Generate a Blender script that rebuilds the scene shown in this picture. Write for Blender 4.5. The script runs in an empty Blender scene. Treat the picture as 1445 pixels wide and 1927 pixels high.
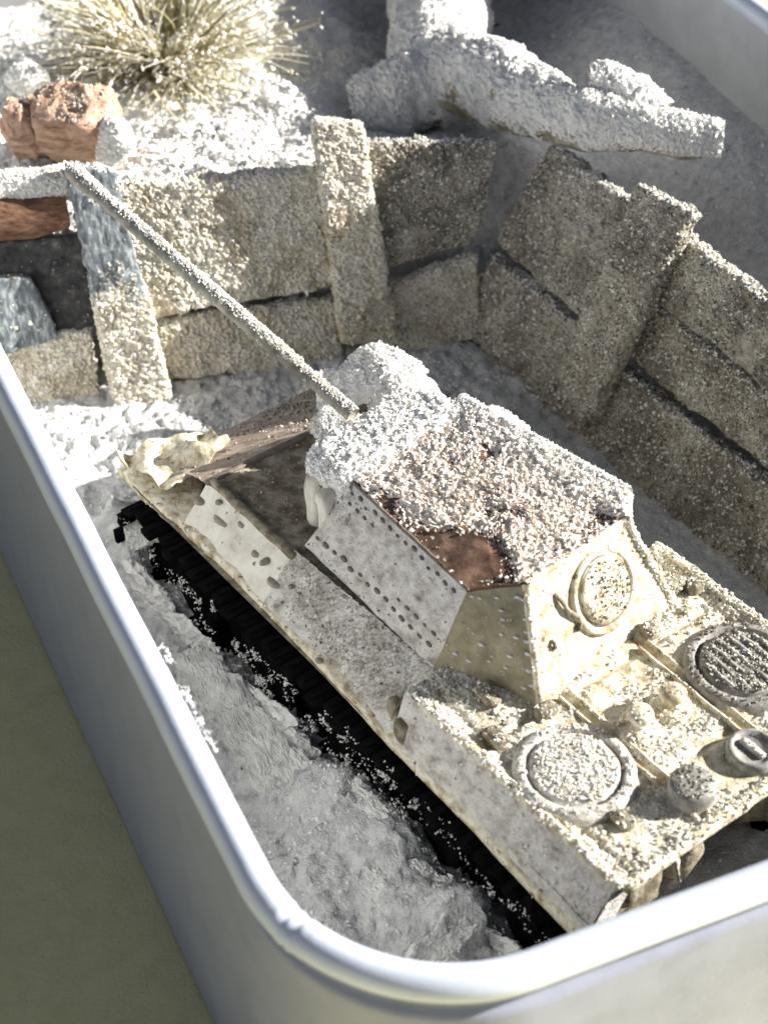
import bpy, math, random
import numpy as np
from mathutils import Vector

S = bpy.context.scene
rng = np.random.default_rng(7)

# ------------------------------------------------------------------ camera, sky, sun, exposure
cam_d = bpy.data.cameras.new("camera")
cam = bpy.data.objects.new("camera", cam_d)
S.collection.objects.link(cam)
cam_d.sensor_fit = 'VERTICAL'; cam_d.sensor_height = 24.0
cam_d.lens = 12.0 / math.tan(math.radians(16.0))
PITCH = math.radians(42.0)
cam.location = (0, -30 * math.cos(PITCH), 30 * math.sin(PITCH))
cam.rotation_euler = (math.pi / 2 - PITCH, 0, 0)
cam_d.clip_start = 0.5; cam_d.clip_end = 2000
cam_d.dof.use_dof = True; cam_d.dof.focus_distance = 26.0; cam_d.dof.aperture_fstop = 0.26
S.camera = cam

SUN_EL, SUN_AZ = math.radians(25.0), math.radians(10.0)      # azimuth measured from +x towards +y
w = bpy.data.worlds.new("World"); S.world = w; w.use_nodes = True
nt = w.node_tree
sky = nt.nodes.new("ShaderNodeTexSky"); sky.sky_type = 'NISHITA'; sky.sun_disc = False
sky.sun_elevation = SUN_EL; sky.sun_rotation = math.pi / 2 - SUN_AZ
bg = nt.nodes["Background"]; bg.inputs[1].default_value = 0.05
sky.air_density = .38; sky.dust_density = .5; sky.ozone_density = 1.0
hs = nt.nodes.new("ShaderNodeHueSaturation"); hs.inputs["Saturation"].default_value = .5
nt.links.new(sky.outputs[0], hs.inputs["Color"]); nt.links.new(hs.outputs[0], bg.inputs[0])
sl = bpy.data.lights.new("sun", 'SUN'); sl.energy = 5.0; sl.angle = math.radians(0.5); sl.color = (1.0, 0.96, 0.88)
so = bpy.data.objects.new("sun", sl); S.collection.objects.link(so)
sd = Vector((math.cos(SUN_EL) * math.cos(SUN_AZ), math.cos(SUN_EL) * math.sin(SUN_AZ), math.sin(SUN_EL)))
so.rotation_euler = sd.to_track_quat('Z', 'Y').to_euler(); so.location = sd * 60
S.view_settings.view_transform = 'Standard'; S.view_settings.look = 'None'
S.view_settings.gamma = 1.0; S.view_settings.exposure = 1.3

CAMP = np.array(cam.location)
# ------------------------------------------------------------------ noise
def _h(i, j, k, s):
    n = (i * 374761393 + j * 668265263 + k * 2147483647 + s * 974711) & 0xffffffff
    n = ((n ^ (n >> 13)) * 1274126177) & 0xffffffff
    n = ((n ^ (n >> 16)) * 2246822519) & 0xffffffff
    return ((n ^ (n >> 15)) & 0xffffff) / float(0xffffff)
def vnoise(p, s=0):
    p = np.asarray(p, float); f = np.floor(p); t = p - f; t = t * t * (3 - 2 * t)
    i = f.astype(np.int64); r = 0
    for a in (0, 1):
        for b in (0, 1):
            for c in (0, 1):
                wgt = (t[:, 0] if a else 1 - t[:, 0]) * (t[:, 1] if b else 1 - t[:, 1]) * (t[:, 2] if c else 1 - t[:, 2])
                r = r + wgt * _h(i[:, 0] + a, i[:, 1] + b, i[:, 2] + c, s)
    return r * 2 - 1
def fbm(p, freq=1.0, oct=3, s=0):
    p = np.asarray(p, float) * freq; a = 1.0; r = 0; tot = 0
    for o in range(oct):
        r = r + a * vnoise(p + 17.3 * o, s + o); tot += a; a *= 0.5; p = p * 2.03
    return r / tot
def vfbm(p, freq, oct=3, s=0):
    return np.stack([fbm(p, freq, oct, s + 11 * k) for k in range(3)], 1)
def sstep(x, a, b):
    t = np.clip((np.asarray(x, float) - a) / (b - a), 0, 1); return t * t * (3 - 2 * t)

# ------------------------------------------------------------------ materials
def mat(name): 
    m = bpy.data.materials.new(name); m.use_nodes = True
    return m, m.node_tree, m.node_tree.nodes["Principled BSDF"]
def ramp(nt, fac, stops):
    r = nt.nodes.new("ShaderNodeValToRGB"); e = r.color_ramp.elements
    while len(e) < len(stops): e.new(0.5)
    for q, (pos, col) in zip(e, stops): q.position = pos; q.color = (*col, 1)
    nt.links.new(fac, r.inputs[0]); return r.outputs[0]
def tex_noise(nt, scale, detail=4, rough=.6, stretch=None):
    n = nt.nodes.new("ShaderNodeTexNoise"); n.inputs["Scale"].default_value = scale
    n.inputs["Detail"].default_value = detail; n.inputs["Roughness"].default_value = rough
    co = nt.nodes.new("ShaderNodeNewGeometry").outputs["Position"]
    if stretch:
        mp = nt.nodes.new("ShaderNodeMapping"); mp.inputs["Scale"].default_value = stretch[0]
        mp.inputs["Rotation"].default_value = stretch[1]
        nt.links.new(co, mp.inputs[0]); co = mp.outputs[0]
    nt.links.new(co, n.inputs["Vector"]); return n.outputs["Fac"]
def mixc(nt, fac, a, b):
    m = nt.nodes.new("ShaderNodeMix"); m.data_type = 'RGBA'
    if isinstance(fac, float): m.inputs[0].default_value = fac
    else: nt.links.new(fac, m.inputs[0])
    for sock, v in ((m.inputs[6], a), (m.inputs[7], b)):
        if isinstance(v, tuple): sock.default_value = (*v, 1)
        else: nt.links.new(v, sock)
    return m.outputs[2]
def bump(nt, b, hgt, strength, dist=.05):
    n = nt.nodes.new("ShaderNodeBump"); n.inputs["Strength"].default_value = strength; n.inputs["Distance"].default_value = dist
    nt.links.new(hgt, n.inputs["Height"]); nt.links.new(n.outputs[0], b.inputs["Normal"])

def grain_mat(name, stops, rough=.55):
    m, nt, b = mat(name)
    g = nt.nodes.new("ShaderNodeNewGeometry")
    nt.links.new(ramp(nt, g.outputs["Random Per Island"], stops), b.inputs["Base Color"])
    b.inputs["Roughness"].default_value = rough
    return m
def frosted(name, tones, white=(.84, .82, .75), cover=(.40, .56), patch_scale=1.7, fine=24, rough=.75):
    """crust of frost over a darker body: patches of cover, fine crystals inside them"""
    m, nt, b = mat(name)
    base = ramp(nt, tex_noise(nt, 5.0, 6, .65), tones)
    p = ramp(nt, tex_noise(nt, patch_scale, 5, .62), [(cover[0], (.25, .25, .25)), (cover[1], (1, 1, 1))])
    f = ramp(nt, tex_noise(nt, fine, 3, .7), [(.38, (.05, .05, .05)), (.54, (1, 1, 1))])
    mu = nt.nodes.new("ShaderNodeMath"); mu.operation = 'MULTIPLY'; nt.links.new(p, mu.inputs[0]); nt.links.new(f, mu.inputs[1])
    nt.links.new(mixc(nt, mu.outputs[0], base, white), b.inputs["Base Color"])
    b.inputs["Roughness"].default_value = rough; b.inputs["Specular IOR Level"].default_value = .35
    bump(nt, b, tex_noise(nt, 26, 3, .7), .6, .05)
    return m
def noisy(name, stops, scale, rough=.8, bscale=None, bstr=.4, detail=5, spots=None, stretch=None, spec=.3, bdist=.05):
    m, nt, b = mat(name)
    col = ramp(nt, tex_noise(nt, scale, detail, .62, stretch), stops)
    if spots:
        sc, lo, hi, c = spots
        f = ramp(nt, tex_noise(nt, sc, 3, .6), [(lo, (0, 0, 0)), (hi, (1, 1, 1))])
        col = mixc(nt, f, col, c)
    nt.links.new(col, b.inputs["Base Color"]); b.inputs["Roughness"].default_value = rough
    b.inputs["Specular IOR Level"].default_value = spec
    if bscale: bump(nt, b, tex_noise(nt, bscale, 4, .65, stretch), bstr, bdist)
    return m

M_snowg = grain_mat("snow_grain", [(0, (.80, .80, .78)), (.55, (.88, .87, .83)), (.85, (.72, .66, .52)), (1, (.42, .36, .26))])
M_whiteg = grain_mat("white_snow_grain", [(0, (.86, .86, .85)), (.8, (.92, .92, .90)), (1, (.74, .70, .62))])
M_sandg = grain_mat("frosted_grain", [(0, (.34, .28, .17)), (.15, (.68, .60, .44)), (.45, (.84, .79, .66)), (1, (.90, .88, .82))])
M_dirtshadeg = grain_mat("dirt_and_shade_grain", [(0, (.09, .075, .055)), (.3, (.20, .175, .135)), (.6, (.44, .41, .35)), (1, (.68, .66, .60))])  # dirt on the tank; on fence planks its darkness paints their shade
M_rustg = grain_mat("rusty_grain", [(0, (.30, .14, .09)), (.12, (.60, .44, .34)), (.4, (.86, .79, .70)), (1, (.93, .91, .86))])
M_snow = noisy("packed_snow", [(.3, (.58, .58, .57)), (.55, (.76, .76, .74)), (.75, (.86, .86, .84))], 3.2, .8, 14, .7)
M_ground = noisy("powdered_snow_ground", [(.3, (.46, .465, .47)), (.42, (.64, .645, .65)), (.55, (.76, .76, .76)), (.72, (.86, .86, .86))], 5.5, .9, 16, .9, 9,
                 spots=(13.0, .64, .76, (.36, .35, .33)), bdist=.08)
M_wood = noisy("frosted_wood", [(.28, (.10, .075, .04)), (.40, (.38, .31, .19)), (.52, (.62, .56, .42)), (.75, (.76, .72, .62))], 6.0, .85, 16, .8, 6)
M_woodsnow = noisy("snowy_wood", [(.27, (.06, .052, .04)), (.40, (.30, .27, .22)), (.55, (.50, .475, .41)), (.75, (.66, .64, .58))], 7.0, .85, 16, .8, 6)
M_greywood = noisy("weathered_blue_grey_wood", [(.3, (.07, .085, .10)), (.5, (.20, .23, .25)), (.62, (.42, .45, .46)), (.8, (.66, .67, .65))], 4.0, .8, 20, .7, 6,
                   stretch=((3.5, 3.5, .7), (.3, .15, 0)))
M_shadewood = noisy("shade_painted_wood", [(.3, (.025, .025, .028)), (.6, (.09, .09, .09)), (.85, (.30, .29, .27))], 5.0, .8, 18, .7)  # nearly black: the post's shade is painted into this plank
M_paint = noisy("whitewash_paint", [(.25, (.30, .27, .21)), (.38, (.60, .57, .49)), (.6, (.76, .74, .67)), (.8, (.84, .83, .78))], 2.4, .6, 12, .35, 6,
                spots=(5.0, .66, .72, (.17, .14, .11)))
M_creampaint = noisy("cream_paint", [(.30, (.24, .185, .10)), (.42, (.50, .43, .29)), (.55, (.74, .69, .55)), (.75, (.84, .82, .72))], 5.0, .6, 12, .6, 7,
                     spots=(9, .62, .68, (.20, .15, .085)))
M_greypaint = noisy("scuffed_grey_white_paint", [(.30, (.24, .215, .19)), (.41, (.50, .47, .43)), (.52, (.67, .64, .60)), (.72, (.83, .81, .77))], 3.6, .6, 12, .8, 8, spots=(9, .67, .73, (.20, .165, .14)), stretch=((.55, 1.5, 1.5), (0, 0, math.radians(52))), bdist=.08)
M_olive = noisy("olive_primer", [(.3, (.19, .165, .10)), (.55, (.34, .305, .20)), (.8, (.52, .48, .35))], 3.5, .55, 14, .35, 5)
M_grime_shade = noisy("grimy_and_shade_dark_paint", [(.25, (.06, .05, .035)), (.45, (.19, .16, .11)), (.65, (.40, .36, .28)), (.85, (.66, .62, .54))], 5.0, .75, 16, .6, 6)
M_rust = noisy("brown_primer", [(.3, (.055, .03, .02)), (.5, (.15, .09, .06)), (.75, (.34, .22, .16))], 3.0, .5, 14, .3, 5)
M_nose = noisy("pinkish_worn_paint", [(.25, (.20, .13, .10)), (.5, (.42, .34, .28)), (.75, (.66, .58, .50))], 3.2, .4, 9, .35, 5, stretch=((1, 3, 1), (0, 0, .6)))
M_track = noisy("black_track_metal", [(.3, (.003, .003, .0035)), (.7, (.008, .008, .009)), (.9, (.03, .03, .03))], 6, .9, 20, .6, spec=.02)
M_dark = noisy("dark_rivet", [(.3, (.10, .085, .07)), (.7, (.26, .22, .19))], 9, .7)
M_steel = noisy("bare_steel", [(.3, (.16, .15, .14)), (.7, (.42, .41, .39))], 8, .4, 20, .3)
M_barrel = noisy("worn_pale_barrel", [(.3, (.14, .125, .095)), (.5, (.30, .275, .22)), (.75, (.52, .49, .41))], 4, .5, 14, .3)
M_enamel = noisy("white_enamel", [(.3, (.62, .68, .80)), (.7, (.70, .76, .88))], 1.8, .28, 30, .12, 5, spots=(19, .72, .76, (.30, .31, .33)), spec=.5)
M_tinout = noisy("shade_toned_enamel", [(.25, (.255, .275, .345)), (.5, (.305, .325, .405)), (.75, (.335, .355, .435))], 1.6, .36, 30, .16, 6, spots=(22, .71, .75, (.20, .20, .21)), spec=.5)  # same enamel as the rim, darkened to paint in the dim room side
M_tinin = noisy("brushed_inner_tin", [(.3, (.44, .45, .46)), (.7, (.54, .55, .56))], 1.4, .5, 26, .1, 4, spec=.4)
M_table = noisy("olive_table_top", [(.3, (.78, .71, .38)), (.55, (.86, .79, .43)), (.75, (.90, .83, .48))], 3.0, .8, 14, .5, 9, spots=(16, .66, .72, (.55, .50, .33)))
M_stone = noisy("terracotta_stone", [(.28, (.12, .06, .035)), (.40, (.38, .23, .15)), (.55, (.55, .37, .27)), (.8, (.66, .50, .40))], 3.0, .85, 9, .9, 7, stretch=((1, 1, 2.6), (.5, .3, 0)))
M_bark = noisy("brown_bark", [(.3, (.05, .028, .018)), (.55, (.18, .09, .055)), (.8, (.34, .19, .12))], 4, .8, 12, .7, 5, stretch=((1, 4, 4), (0, 0, .2)))
M_log = noisy("snowed_branch", [(.28, (.12, .10, .065)), (.45, (.30, .27, .20)), (.62, (.55, .52, .44)), (.8, (.76, .74, .68))], 3.0, .85, 12, .7, 6)
M_blade = grain_mat("dry_grass_blade", [(0, (.16, .14, .05)), (.25, (.42, .37, .19)), (.55, (.70, .65, .45)), (1, (.86, .84, .74))], .7)
M_hair = noisy("black_fibre", [(.3, (.01, .01, .01)), (.7, (.02, .02, .02))], 5)

M_fsun = frosted("sun_toned_frosted_wood", [(.3, (.13, .10, .055)), (.5, (.40, .33, .21)), (.75, (.62, .55, .40))], (.88, .85, .76), (.36, .58), 1.3)  # lit copy of the fence frost, sunlight put into paler tones
M_fshade = frosted("shade_toned_frosted_wood", [(.3, (.035, .03, .023)), (.5, (.15, .13, .10)), (.75, (.33, .295, .23))], (.70, .66, .56), (.40, .62), 1.0)  # shaded copy of the fence frost, shade put into darker tones
M_fwhite = frosted("thick_white_frost", [(.3, (.60, .59, .56)), (.5, (.78, .77, .74)), (.75, (.88, .87, .85))], (.92, .92, .90), (.2, .5))
M_fcream = frosted("frost_on_cream_paint", [(.30, (.10, .07, .035)), (.43, (.34, .28, .17)), (.6, (.64, .58, .43))], (.90, .88, .80), (.36, .56), 2.6)
M_fpink = frosted("frost_on_brown_primer", [(.3, (.26, .13, .09)), (.48, (.56, .40, .31)), (.7, (.80, .70, .60))], (.94, .90, .82), (.20, .42), 2.2)
M_fdirt = frosted("frost_on_grimy_paint", [(.3, (.12, .105, .085)), (.5, (.30, .275, .23)), (.75, (.54, .51, .46))], (.74, .72, .68), (.40, .66))
M_chip = noisy("chipped_paint", [(.3, (.20, .175, .14)), (.7, (.42, .38, .31))], 9, .7)
# ------------------------------------------------------------------ mesh building
def outward(v, f):
    """wind closed shapes outward and open sheets towards the open air above them"""
    a, b, c = v[f[:, 0]], v[f[:, 1]], v[f[:, 2]]
    N = np.cross(b - a, c - a)
    if f.shape[1] == 4: N = N + np.cross(c - a, v[f[:, 3]] - a)
    tot = np.linalg.norm(N, axis=1).sum() + 1e-12; mean = N.sum(0)
    if np.linalg.norm(mean) < .2 * tot: sgn = (N * (a - v.mean(0))).sum()
    else: sgn = (N * (CAMP - a)).sum()
    return f[:, ::-1] if sgn < 0 else f
class MB:
    def __init__(s): s.v = []; s.f = []; s.n = 0
    def add(s, v, f, mi=0, smooth=True):
        v = np.asarray(v, float); f = np.asarray(f, np.int64)
        if smooth: f = outward(v, f)
        s.v.append(v); s.f.append((f + s.n, mi, smooth)); s.n += len(v); return s
    def tris(s):
        out = []
        for f, _, _ in s.f:
            out.append(f if f.shape[1] == 3 else np.concatenate([f[:, [0, 1, 2]], f[:, [0, 2, 3]]]))
        return np.concatenate(s.v), np.concatenate(out)
    def build(s, name, mats, parent=None, loc=None):
        V = np.concatenate(s.v)
        o0 = np.array(parent_world(parent)) if parent else np.zeros(3)
        L = np.array(loc, float) if loc is not None else V.mean(0)
        me = bpy.data.meshes.new(name)
        me.vertices.add(len(V)); me.vertices.foreach_set("co", (V - L).astype(np.float32).ravel())
        nl = sum(f.size for f, _, _ in s.f); nf = sum(len(f) for f, _, _ in s.f)
        me.loops.add(nl); me.polygons.add(nf)
        me.loops.foreach_set("vertex_index", np.concatenate([f.ravel() for f, _, _ in s.f]).astype(np.int32))
        tot = np.concatenate([np.full(len(f), f.shape[1]) for f, _, _ in s.f])
        me.polygons.foreach_set("loop_start", (np.cumsum(tot) - tot).astype(np.int32))
        me.polygons.foreach_set("material_index", np.concatenate([np.full(len(f), mi) for f, mi, _ in s.f]).astype(np.int32))
        me.polygons.foreach_set("use_smooth", np.concatenate([np.full(len(f), sm) for f, _, sm in s.f]))
        for m in (mats if isinstance(mats, (list, tuple)) else [mats]): me.materials.append(m)
        me.update(calc_edges=True); me.validate()
        o = bpy.data.objects.new(name, me); S.collection.objects.link(o)
        if parent: o.parent = parent
        o.location = L - o0
        return o
WLOC = {}
def parent_world(p):
    l = np.zeros(3)
    while p: l = l + np.array(p.location); p = p.parent
    return l
def empty(name, loc, label=None, cat=None, group=None):
    o = bpy.data.objects.new(name, None); S.collection.objects.link(o); o.location = loc; o.empty_display_size = .3
    return tag(o, label, cat, group)
def tag(o, label=None, cat=None, group=None, kind=None):
    if label: o["label"] = label
    if cat: o["category"] = cat
    if group: o["group"] = group
    if kind: o["kind"] = kind
    return o

OCT_V = np.array([(1, 0, 0), (-1, 0, 0), (0, 1, 0), (0, -1, 0), (0, 0, 1), (0, 0, -1)], float)
OCT_F = np.array([(0, 2, 4), (2, 1, 4), (1, 3, 4), (3, 0, 4), (2, 0, 5), (1, 2, 5), (3, 1, 5), (0, 3, 5)])
def grain_geo(C, r):
    n = len(C); V = OCT_V[None] * rng.uniform(.6, 1.25, (n, 6, 1)) * r[:, None, None] * rng.uniform(.45, 1.5, (n, 1, 3))
    q = rng.normal(size=(n, 4)); q /= np.linalg.norm(q, axis=1)[:, None]; a, b, c, d = q.T
    Rm = np.stack([1 - 2 * (c * c + d * d), 2 * (b * c - a * d), 2 * (b * d + a * c), 2 * (b * c + a * d), 1 - 2 * (b * b + d * d), 2 * (c * d - a * b),
                   2 * (b * d - a * c), 2 * (c * d + a * b), 1 - 2 * (b * b + c * c)], 1).reshape(n, 3, 3)
    V = np.einsum('nij,nkj->nki', Rm, V) + C[:, None]
    F = OCT_F[None] + (np.arange(n) * 6)[:, None, None]
    return V.reshape(-1, 3), F.reshape(-1, 3)
def scatter(V, F, dens, rmin=.018, rmax=.042, mask=None, sink=.1):
    A, B, Cc = V[F[:, 0]], V[F[:, 1]], V[F[:, 2]]
    N = np.cross(B - A, Cc - A); ar = np.linalg.norm(N, axis=1); N = N / (ar[:, None] + 1e-12)
    ctr = (A + B + Cc) / 3
    wt = ar * .5 * ((N * (CAMP - ctr)).sum(1) > -6)        # nothing on faces turned well away
    if mask is not None: wt = wt * np.clip(mask(ctr, N), 0, None)
    rmin, rmax = rmin * .74, rmax * .74
    n = int(wt.sum() * dens * 1.55)
    if n < 1: return None
    t = rng.choice(len(F), n, p=wt / wt.sum())
    u, v = rng.random(n), rng.random(n); fl = u + v > 1; u[fl] = 1 - u[fl]; v[fl] = 1 - v[fl]
    r = rmin + (rmax - rmin) * rng.random(n) ** 1.8
    P = A[t] + (B[t] - A[t]) * u[:, None] + (Cc[t] - A[t]) * v[:, None] + N[t] * (r * (.6 - sink * 2) )[:, None]
    return grain_geo(P, r)
def frost(mb, dens, mi, rmin=.018, rmax=.042, mask=None, upto=None):
    V, F = mb.tris()
    if upto is not None: F = F[:upto]
    g = scatter(V, F, dens, rmin, rmax, mask)
    if g is not None: mb.add(g[0], g[1], mi, False)
    return mb

def vnormals(V, F):
    N = np.zeros_like(V); a, b, c = V[F[:, 0]], V[F[:, 1]], V[F[:, 2]]; n = np.cross(b - a, c - a)
    if F.shape[1] == 4: n = n + np.cross(c - a, V[F[:, 3]] - a)
    for k in range(F.shape[1]): np.add.at(N, F[:, k], n)
    return N / (np.linalg.norm(N, axis=1)[:, None] + 1e-9)
def coat(mb, V, F, bare, snow, mask=None, lift=.03, jit=.028):
    """fused crust: where mask says so the surface is raised, roughened vertex by vertex and given the snow material"""
    F = outward(V, F); N = vnormals(V, F)
    m = np.ones(len(V)) if mask is None else np.clip(mask(V, N), 0, 1)
    m = np.clip(m, 0, 1)
    r = rng.random(len(V)) ** 1.5
    clump = fbm(V, 6.5, 3, 77)
    V2 = V + N * (m * (lift + jit * 1.7 * (r - .4) + .035 * clump))[:, None] + rng.normal(size=V.shape) * (jit * .33 * m)[:, None]
    fm = m[F].mean(1); sn = fm + .22 * rng.normal(size=len(F)) * (fm > .05) * (fm < .95) > .5
    n0 = mb.n; mb.v.append(V2); mb.n += len(V2)
    if (~sn).any(): mb.f.append((F[~sn] + n0, bare, True))
    if sn.any(): mb.f.append((F[sn] + n0, snow, False))
    return mb
def patchy(freq, lo, hi, s=0, nz=None):
    def f(c, N):
        m = sstep(fbm(c, freq, 3, s), lo, hi)
        if nz is not None: m = m * (nz[0] + (1 - nz[0]) * sstep(N[:, 2], nz[1], nz[2]))
        return m
    return f

def grid(P, closed_u=False):                    # P (nu, nv, 3) -> verts, quads
    nu, nv = P.shape[:2]; I = np.arange(nu * nv).reshape(nu, nv)
    if closed_u: I = np.concatenate([I, I[:1]], 0)
    q = np.stack([I[:-1, :-1], I[1:, :-1], I[1:, 1:], I[:-1, 1:]], -1).reshape(-1, 4)
    return P.reshape(-1, 3), q
def patch(p, nu, nv, amp=.012, freq=3, s=0):    # p = 4 corners (00, 10, 11, 01)
    p = np.array(p, float); u = np.linspace(0, 1, nu + 1)[:, None, None]; v = np.linspace(0, 1, nv + 1)[None, :, None]
    P = p[0] * (1 - u) * (1 - v) + p[1] * u * (1 - v) + p[2] * u * v + p[3] * (1 - u) * v
    V, q = grid(P); return V + vfbm(V, freq, 3, s) * amp, q
def rbox(c8, n=(8, 4, 8), rnd=.12, amp=.05, freq=2.5, s=0, oct=3):
    """rounded, noise-worn block; c8 = corners with index 4*x + 2*y + z"""
    Vs = []; Fs = []; off = 0
    c8 = np.array(c8, float)
    for ax in range(3):
        for sg in (-1, 1):
            a, b = (ax + 1) % 3, (ax + 2) % 3
            ua = np.linspace(-1, 1, n[a] + 1); ub = np.linspace(-1, 1, n[b] + 1)
            G = np.zeros((n[a] + 1, n[b] + 1, 3)); G[..., ax] = sg; G[..., a] = ua[:, None]; G[..., b] = ub[None]
            V, q = grid(G)
            if sg < 0: q = q[:, ::-1]
            Vs.append(V); Fs.append(q + off); off += len(V)
    V = np.concatenate(Vs); F = np.concatenate(Fs)
    key = np.round(V * 5000).astype(np.int64); _, ix, inv = np.unique(key, axis=0, return_index=True, return_inverse=True)
    V = V[ix]; F = inv.reshape(-1)[F]
    if rnd > 0:
        size = np.array([np.linalg.norm(c8[4] - c8[0]), np.linalg.norm(c8[2] - c8[0]), np.linalg.norm(c8[1] - c8[0])]) / 2
        r = rnd * size.min(); inner = np.clip(V * size, -(size - r), size - r); d = V * size - inner
        l = np.linalg.norm(d, axis=1); k = np.where(l > 1e-9, r / np.maximum(l, 1e-9), 0); k = np.minimum(k, 1)
        V = (inner + d * k[:, None]) / size
    t = (V + 1) / 2; P = 0
    for i in (0, 1):
        for j in (0, 1):
            for k in (0, 1):
                wg = (t[:, 0] if i else 1 - t[:, 0]) * (t[:, 1] if j else 1 - t[:, 1]) * (t[:, 2] if k else 1 - t[:, 2])
                P = P + wg[:, None] * c8[4 * i + 2 * j + k]
    return P + vfbm(P, freq, oct, s) * amp, F
def abox(x0, x1, y0, y1, z0, z1, fr=None):
    c = [(x, y, z) for x in (x0, x1) for y in (y0, y1) for z in (z0, z1)]
    return [fr(*p) for p in c] if fr else c
def tube(path, rad, nseg=14, amp=0, freq=3, s=0, cap=True, squash=None, closed=False):
    P = np.array(path, float); n = len(P); rad = np.broadcast_to(np.array(rad, float), (n,))
    T = np.gradient(P, axis=0) if not closed else np.roll(P, -1, 0) - np.roll(P, 1, 0)
    T /= np.linalg.norm(T, axis=1)[:, None]
    up = np.array([0, 0, 1.0]); Sd = np.cross(T, up); bad = np.linalg.norm(Sd, axis=1) < 1e-3; Sd[bad] = (1, 0, 0)
    Sd /= np.linalg.norm(Sd, axis=1)[:, None]; N = np.cross(Sd, T)
    a = np.linspace(0, 2 * np.pi, nseg, endpoint=False)
    ring = (np.cos(a)[None, :, None] * Sd[:, None] + np.sin(a)[None, :, None] * N[:, None]) * rad[:, None, None]
    G = P[:, None] + ring
    G = np.concatenate([G, G[:, :1]], 1)
    I = np.arange(n * nseg).reshape(n, nseg); I = np.concatenate([I, I[:, :1]], 1)
    if closed: I = np.concatenate([I, I[:1]], 0)
    q = np.stack([I[:-1, :-1], I[:-1, 1:], I[1:, 1:], I[1:, :-1]], -1).reshape(-1, 4)
    V = G[:, :-1].reshape(-1, 3)
    if cap and not closed:
        k = len(V); V = np.concatenate([V, P[:1], P[-1:]])
        i0 = np.arange(nseg); i1 = (i0 + 1) % nseg; l = (n - 1) * nseg
        q = np.concatenate([q, np.stack([i1, i0, np.full(nseg, k), np.full(nseg, k)], 1), np.stack([l + i0, l + i1, np.full(nseg, k + 1), np.full(nseg, k + 1)], 1)])
        # caps as quads with a doubled corner are split below
        tri = q[-2 * nseg:, :3]; quad = q[:-2 * nseg]
    else: tri = None; quad = q
    if amp: V = V + vfbm(V, freq, 3, s) * amp
    return V, quad, tri
def add_tube(mb, *a, mi=0, smooth=True, **k):
    V, q, t = tube(*a, **k); n0 = mb.n
    mb.add(V, q, mi, smooth)
    if t is not None: mb.f.append((t + n0, mi, smooth))
    return mb
def lathe(prof, fr, n=28, amp=0, freq=4, s=0):   # prof [(r, z)], fr maps local xyz to world
    a = np.linspace(0, 2 * np.pi, n, endpoint=False)
    G = np.array([[(r * math.cos(t), r * math.sin(t), z) for (r, z) in prof] for t in a])
    V, q = grid(G, closed_u=True)
    V = np.array([fr(*p) for p in V])
    if amp: V = V + vfbm(V, freq, 3, s) * amp
    return V, q
def blob(c, r, amp=.2, freq=1.2, s=0, n=24, zmin=None):
    th = np.linspace(0, np.pi, n + 1); ph = np.linspace(0, 2 * np.pi, 2 * n, endpoint=False)
    G = np.stack([np.cos(ph)[:, None] * np.sin(th)[None], np.sin(ph)[:, None] * np.sin(th)[None], np.broadcast_to(np.cos(th)[None], (2 * n, n + 1))], -1)
    V, q = grid(G, closed_u=True)
    V = V * np.array(r) + np.array(c)
    V = V + vfbm(V, freq, 4, s) * amp
    return V, q[:, ::-1]

# ------------------------------------------------------------------ the table
tb = MB(); V, q = patch([(-60, -60, -.5), (60, -60, -.5), (60, 60, -.5), (-60, 60, -.5)], 60, 60, 0); tb.add(V, q)
tag(tb.build("table_top", M_table, loc=(0, 0, -.5)), kind="structure")

# ------------------------------------------------------------------ the tin
WV, LV = np.array([.918, .396]), np.array([-.424, .906]); CRN = np.array([-.502, -13.111]); TW, TL, ZR = 16.0, 31.0, 4.8
def tin_xy(wc, lc): return CRN + WV * wc + LV * lc
def tin_w(x, y): return (x - CRN[0]) * WV[0] + (y - CRN[1]) * WV[1]
def tin_l(x, y): return (x - CRN[0]) * LV[0] + (y - CRN[1]) * LV[1]
def outline(inset, rad=2.26, nc=64, ns=40):
    r = rad - inset; pts = []
    for k, (cx, cy, a0) in enumerate(((rad, rad, 180), (TW - rad, rad, 270), (TW - rad, TL - rad, 0), (rad, TL - rad, 90))):
        for j in range(nc + 1):
            a = math.radians(a0 + 90 * j / nc); pts.append((cx + r * math.cos(a), cy + r * math.sin(a)))
        nx = ((TW - rad, inset), (TW - inset, TL - rad), (rad, TL - inset), (inset, rad))[k]
        p = pts[-1]
        for j in range(1, ns): pts.append((p[0] + (nx[0] - p[0]) * j / ns, p[1] + (nx[1] - p[1]) * j / ns))
    return np.array([tin_xy(*p) for p in pts])
tin = empty("tin_box", (*tin_xy(TW / 2, TL / 2), -.5), "deep white enamelled tin box with rounded corners holding the snowy scene", "tin box")
def ringwall(prof):                              # prof = [(inset, z)]
    G = np.stack([np.concatenate([outline(i), np.full((len(outline(i)), 1), z)], 1) for i, z in prof], 1)
    return grid(G, closed_u=True)
wl = MB(); V, q = ringwall([(.02, -.45), (-.0, -.40), (-.02, -.2), (.0, 1.5), (.0, 3.4), (.0, 4.24), (.01, 4.30), (.05, 4.34), (.10, 4.37), (.115, 4.45), (.115, 4.7)])
V = V + vfbm(V, .5, 2, 5) * .015
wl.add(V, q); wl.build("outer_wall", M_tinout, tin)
iw = MB(); V, q = ringwall([(.19, 4.72), (.19, 4.4), (.18, 2.5), (.17, .6), (.2, -.3)]); iw.add(V + vfbm(V, .4, 2, 6) * .02, q); iw.build("inner_wall", M_tinin, tin)
rm = MB(); o = outline(.11); pz = np.concatenate([o, np.full((len(o), 1), ZR)], 1)
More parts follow.
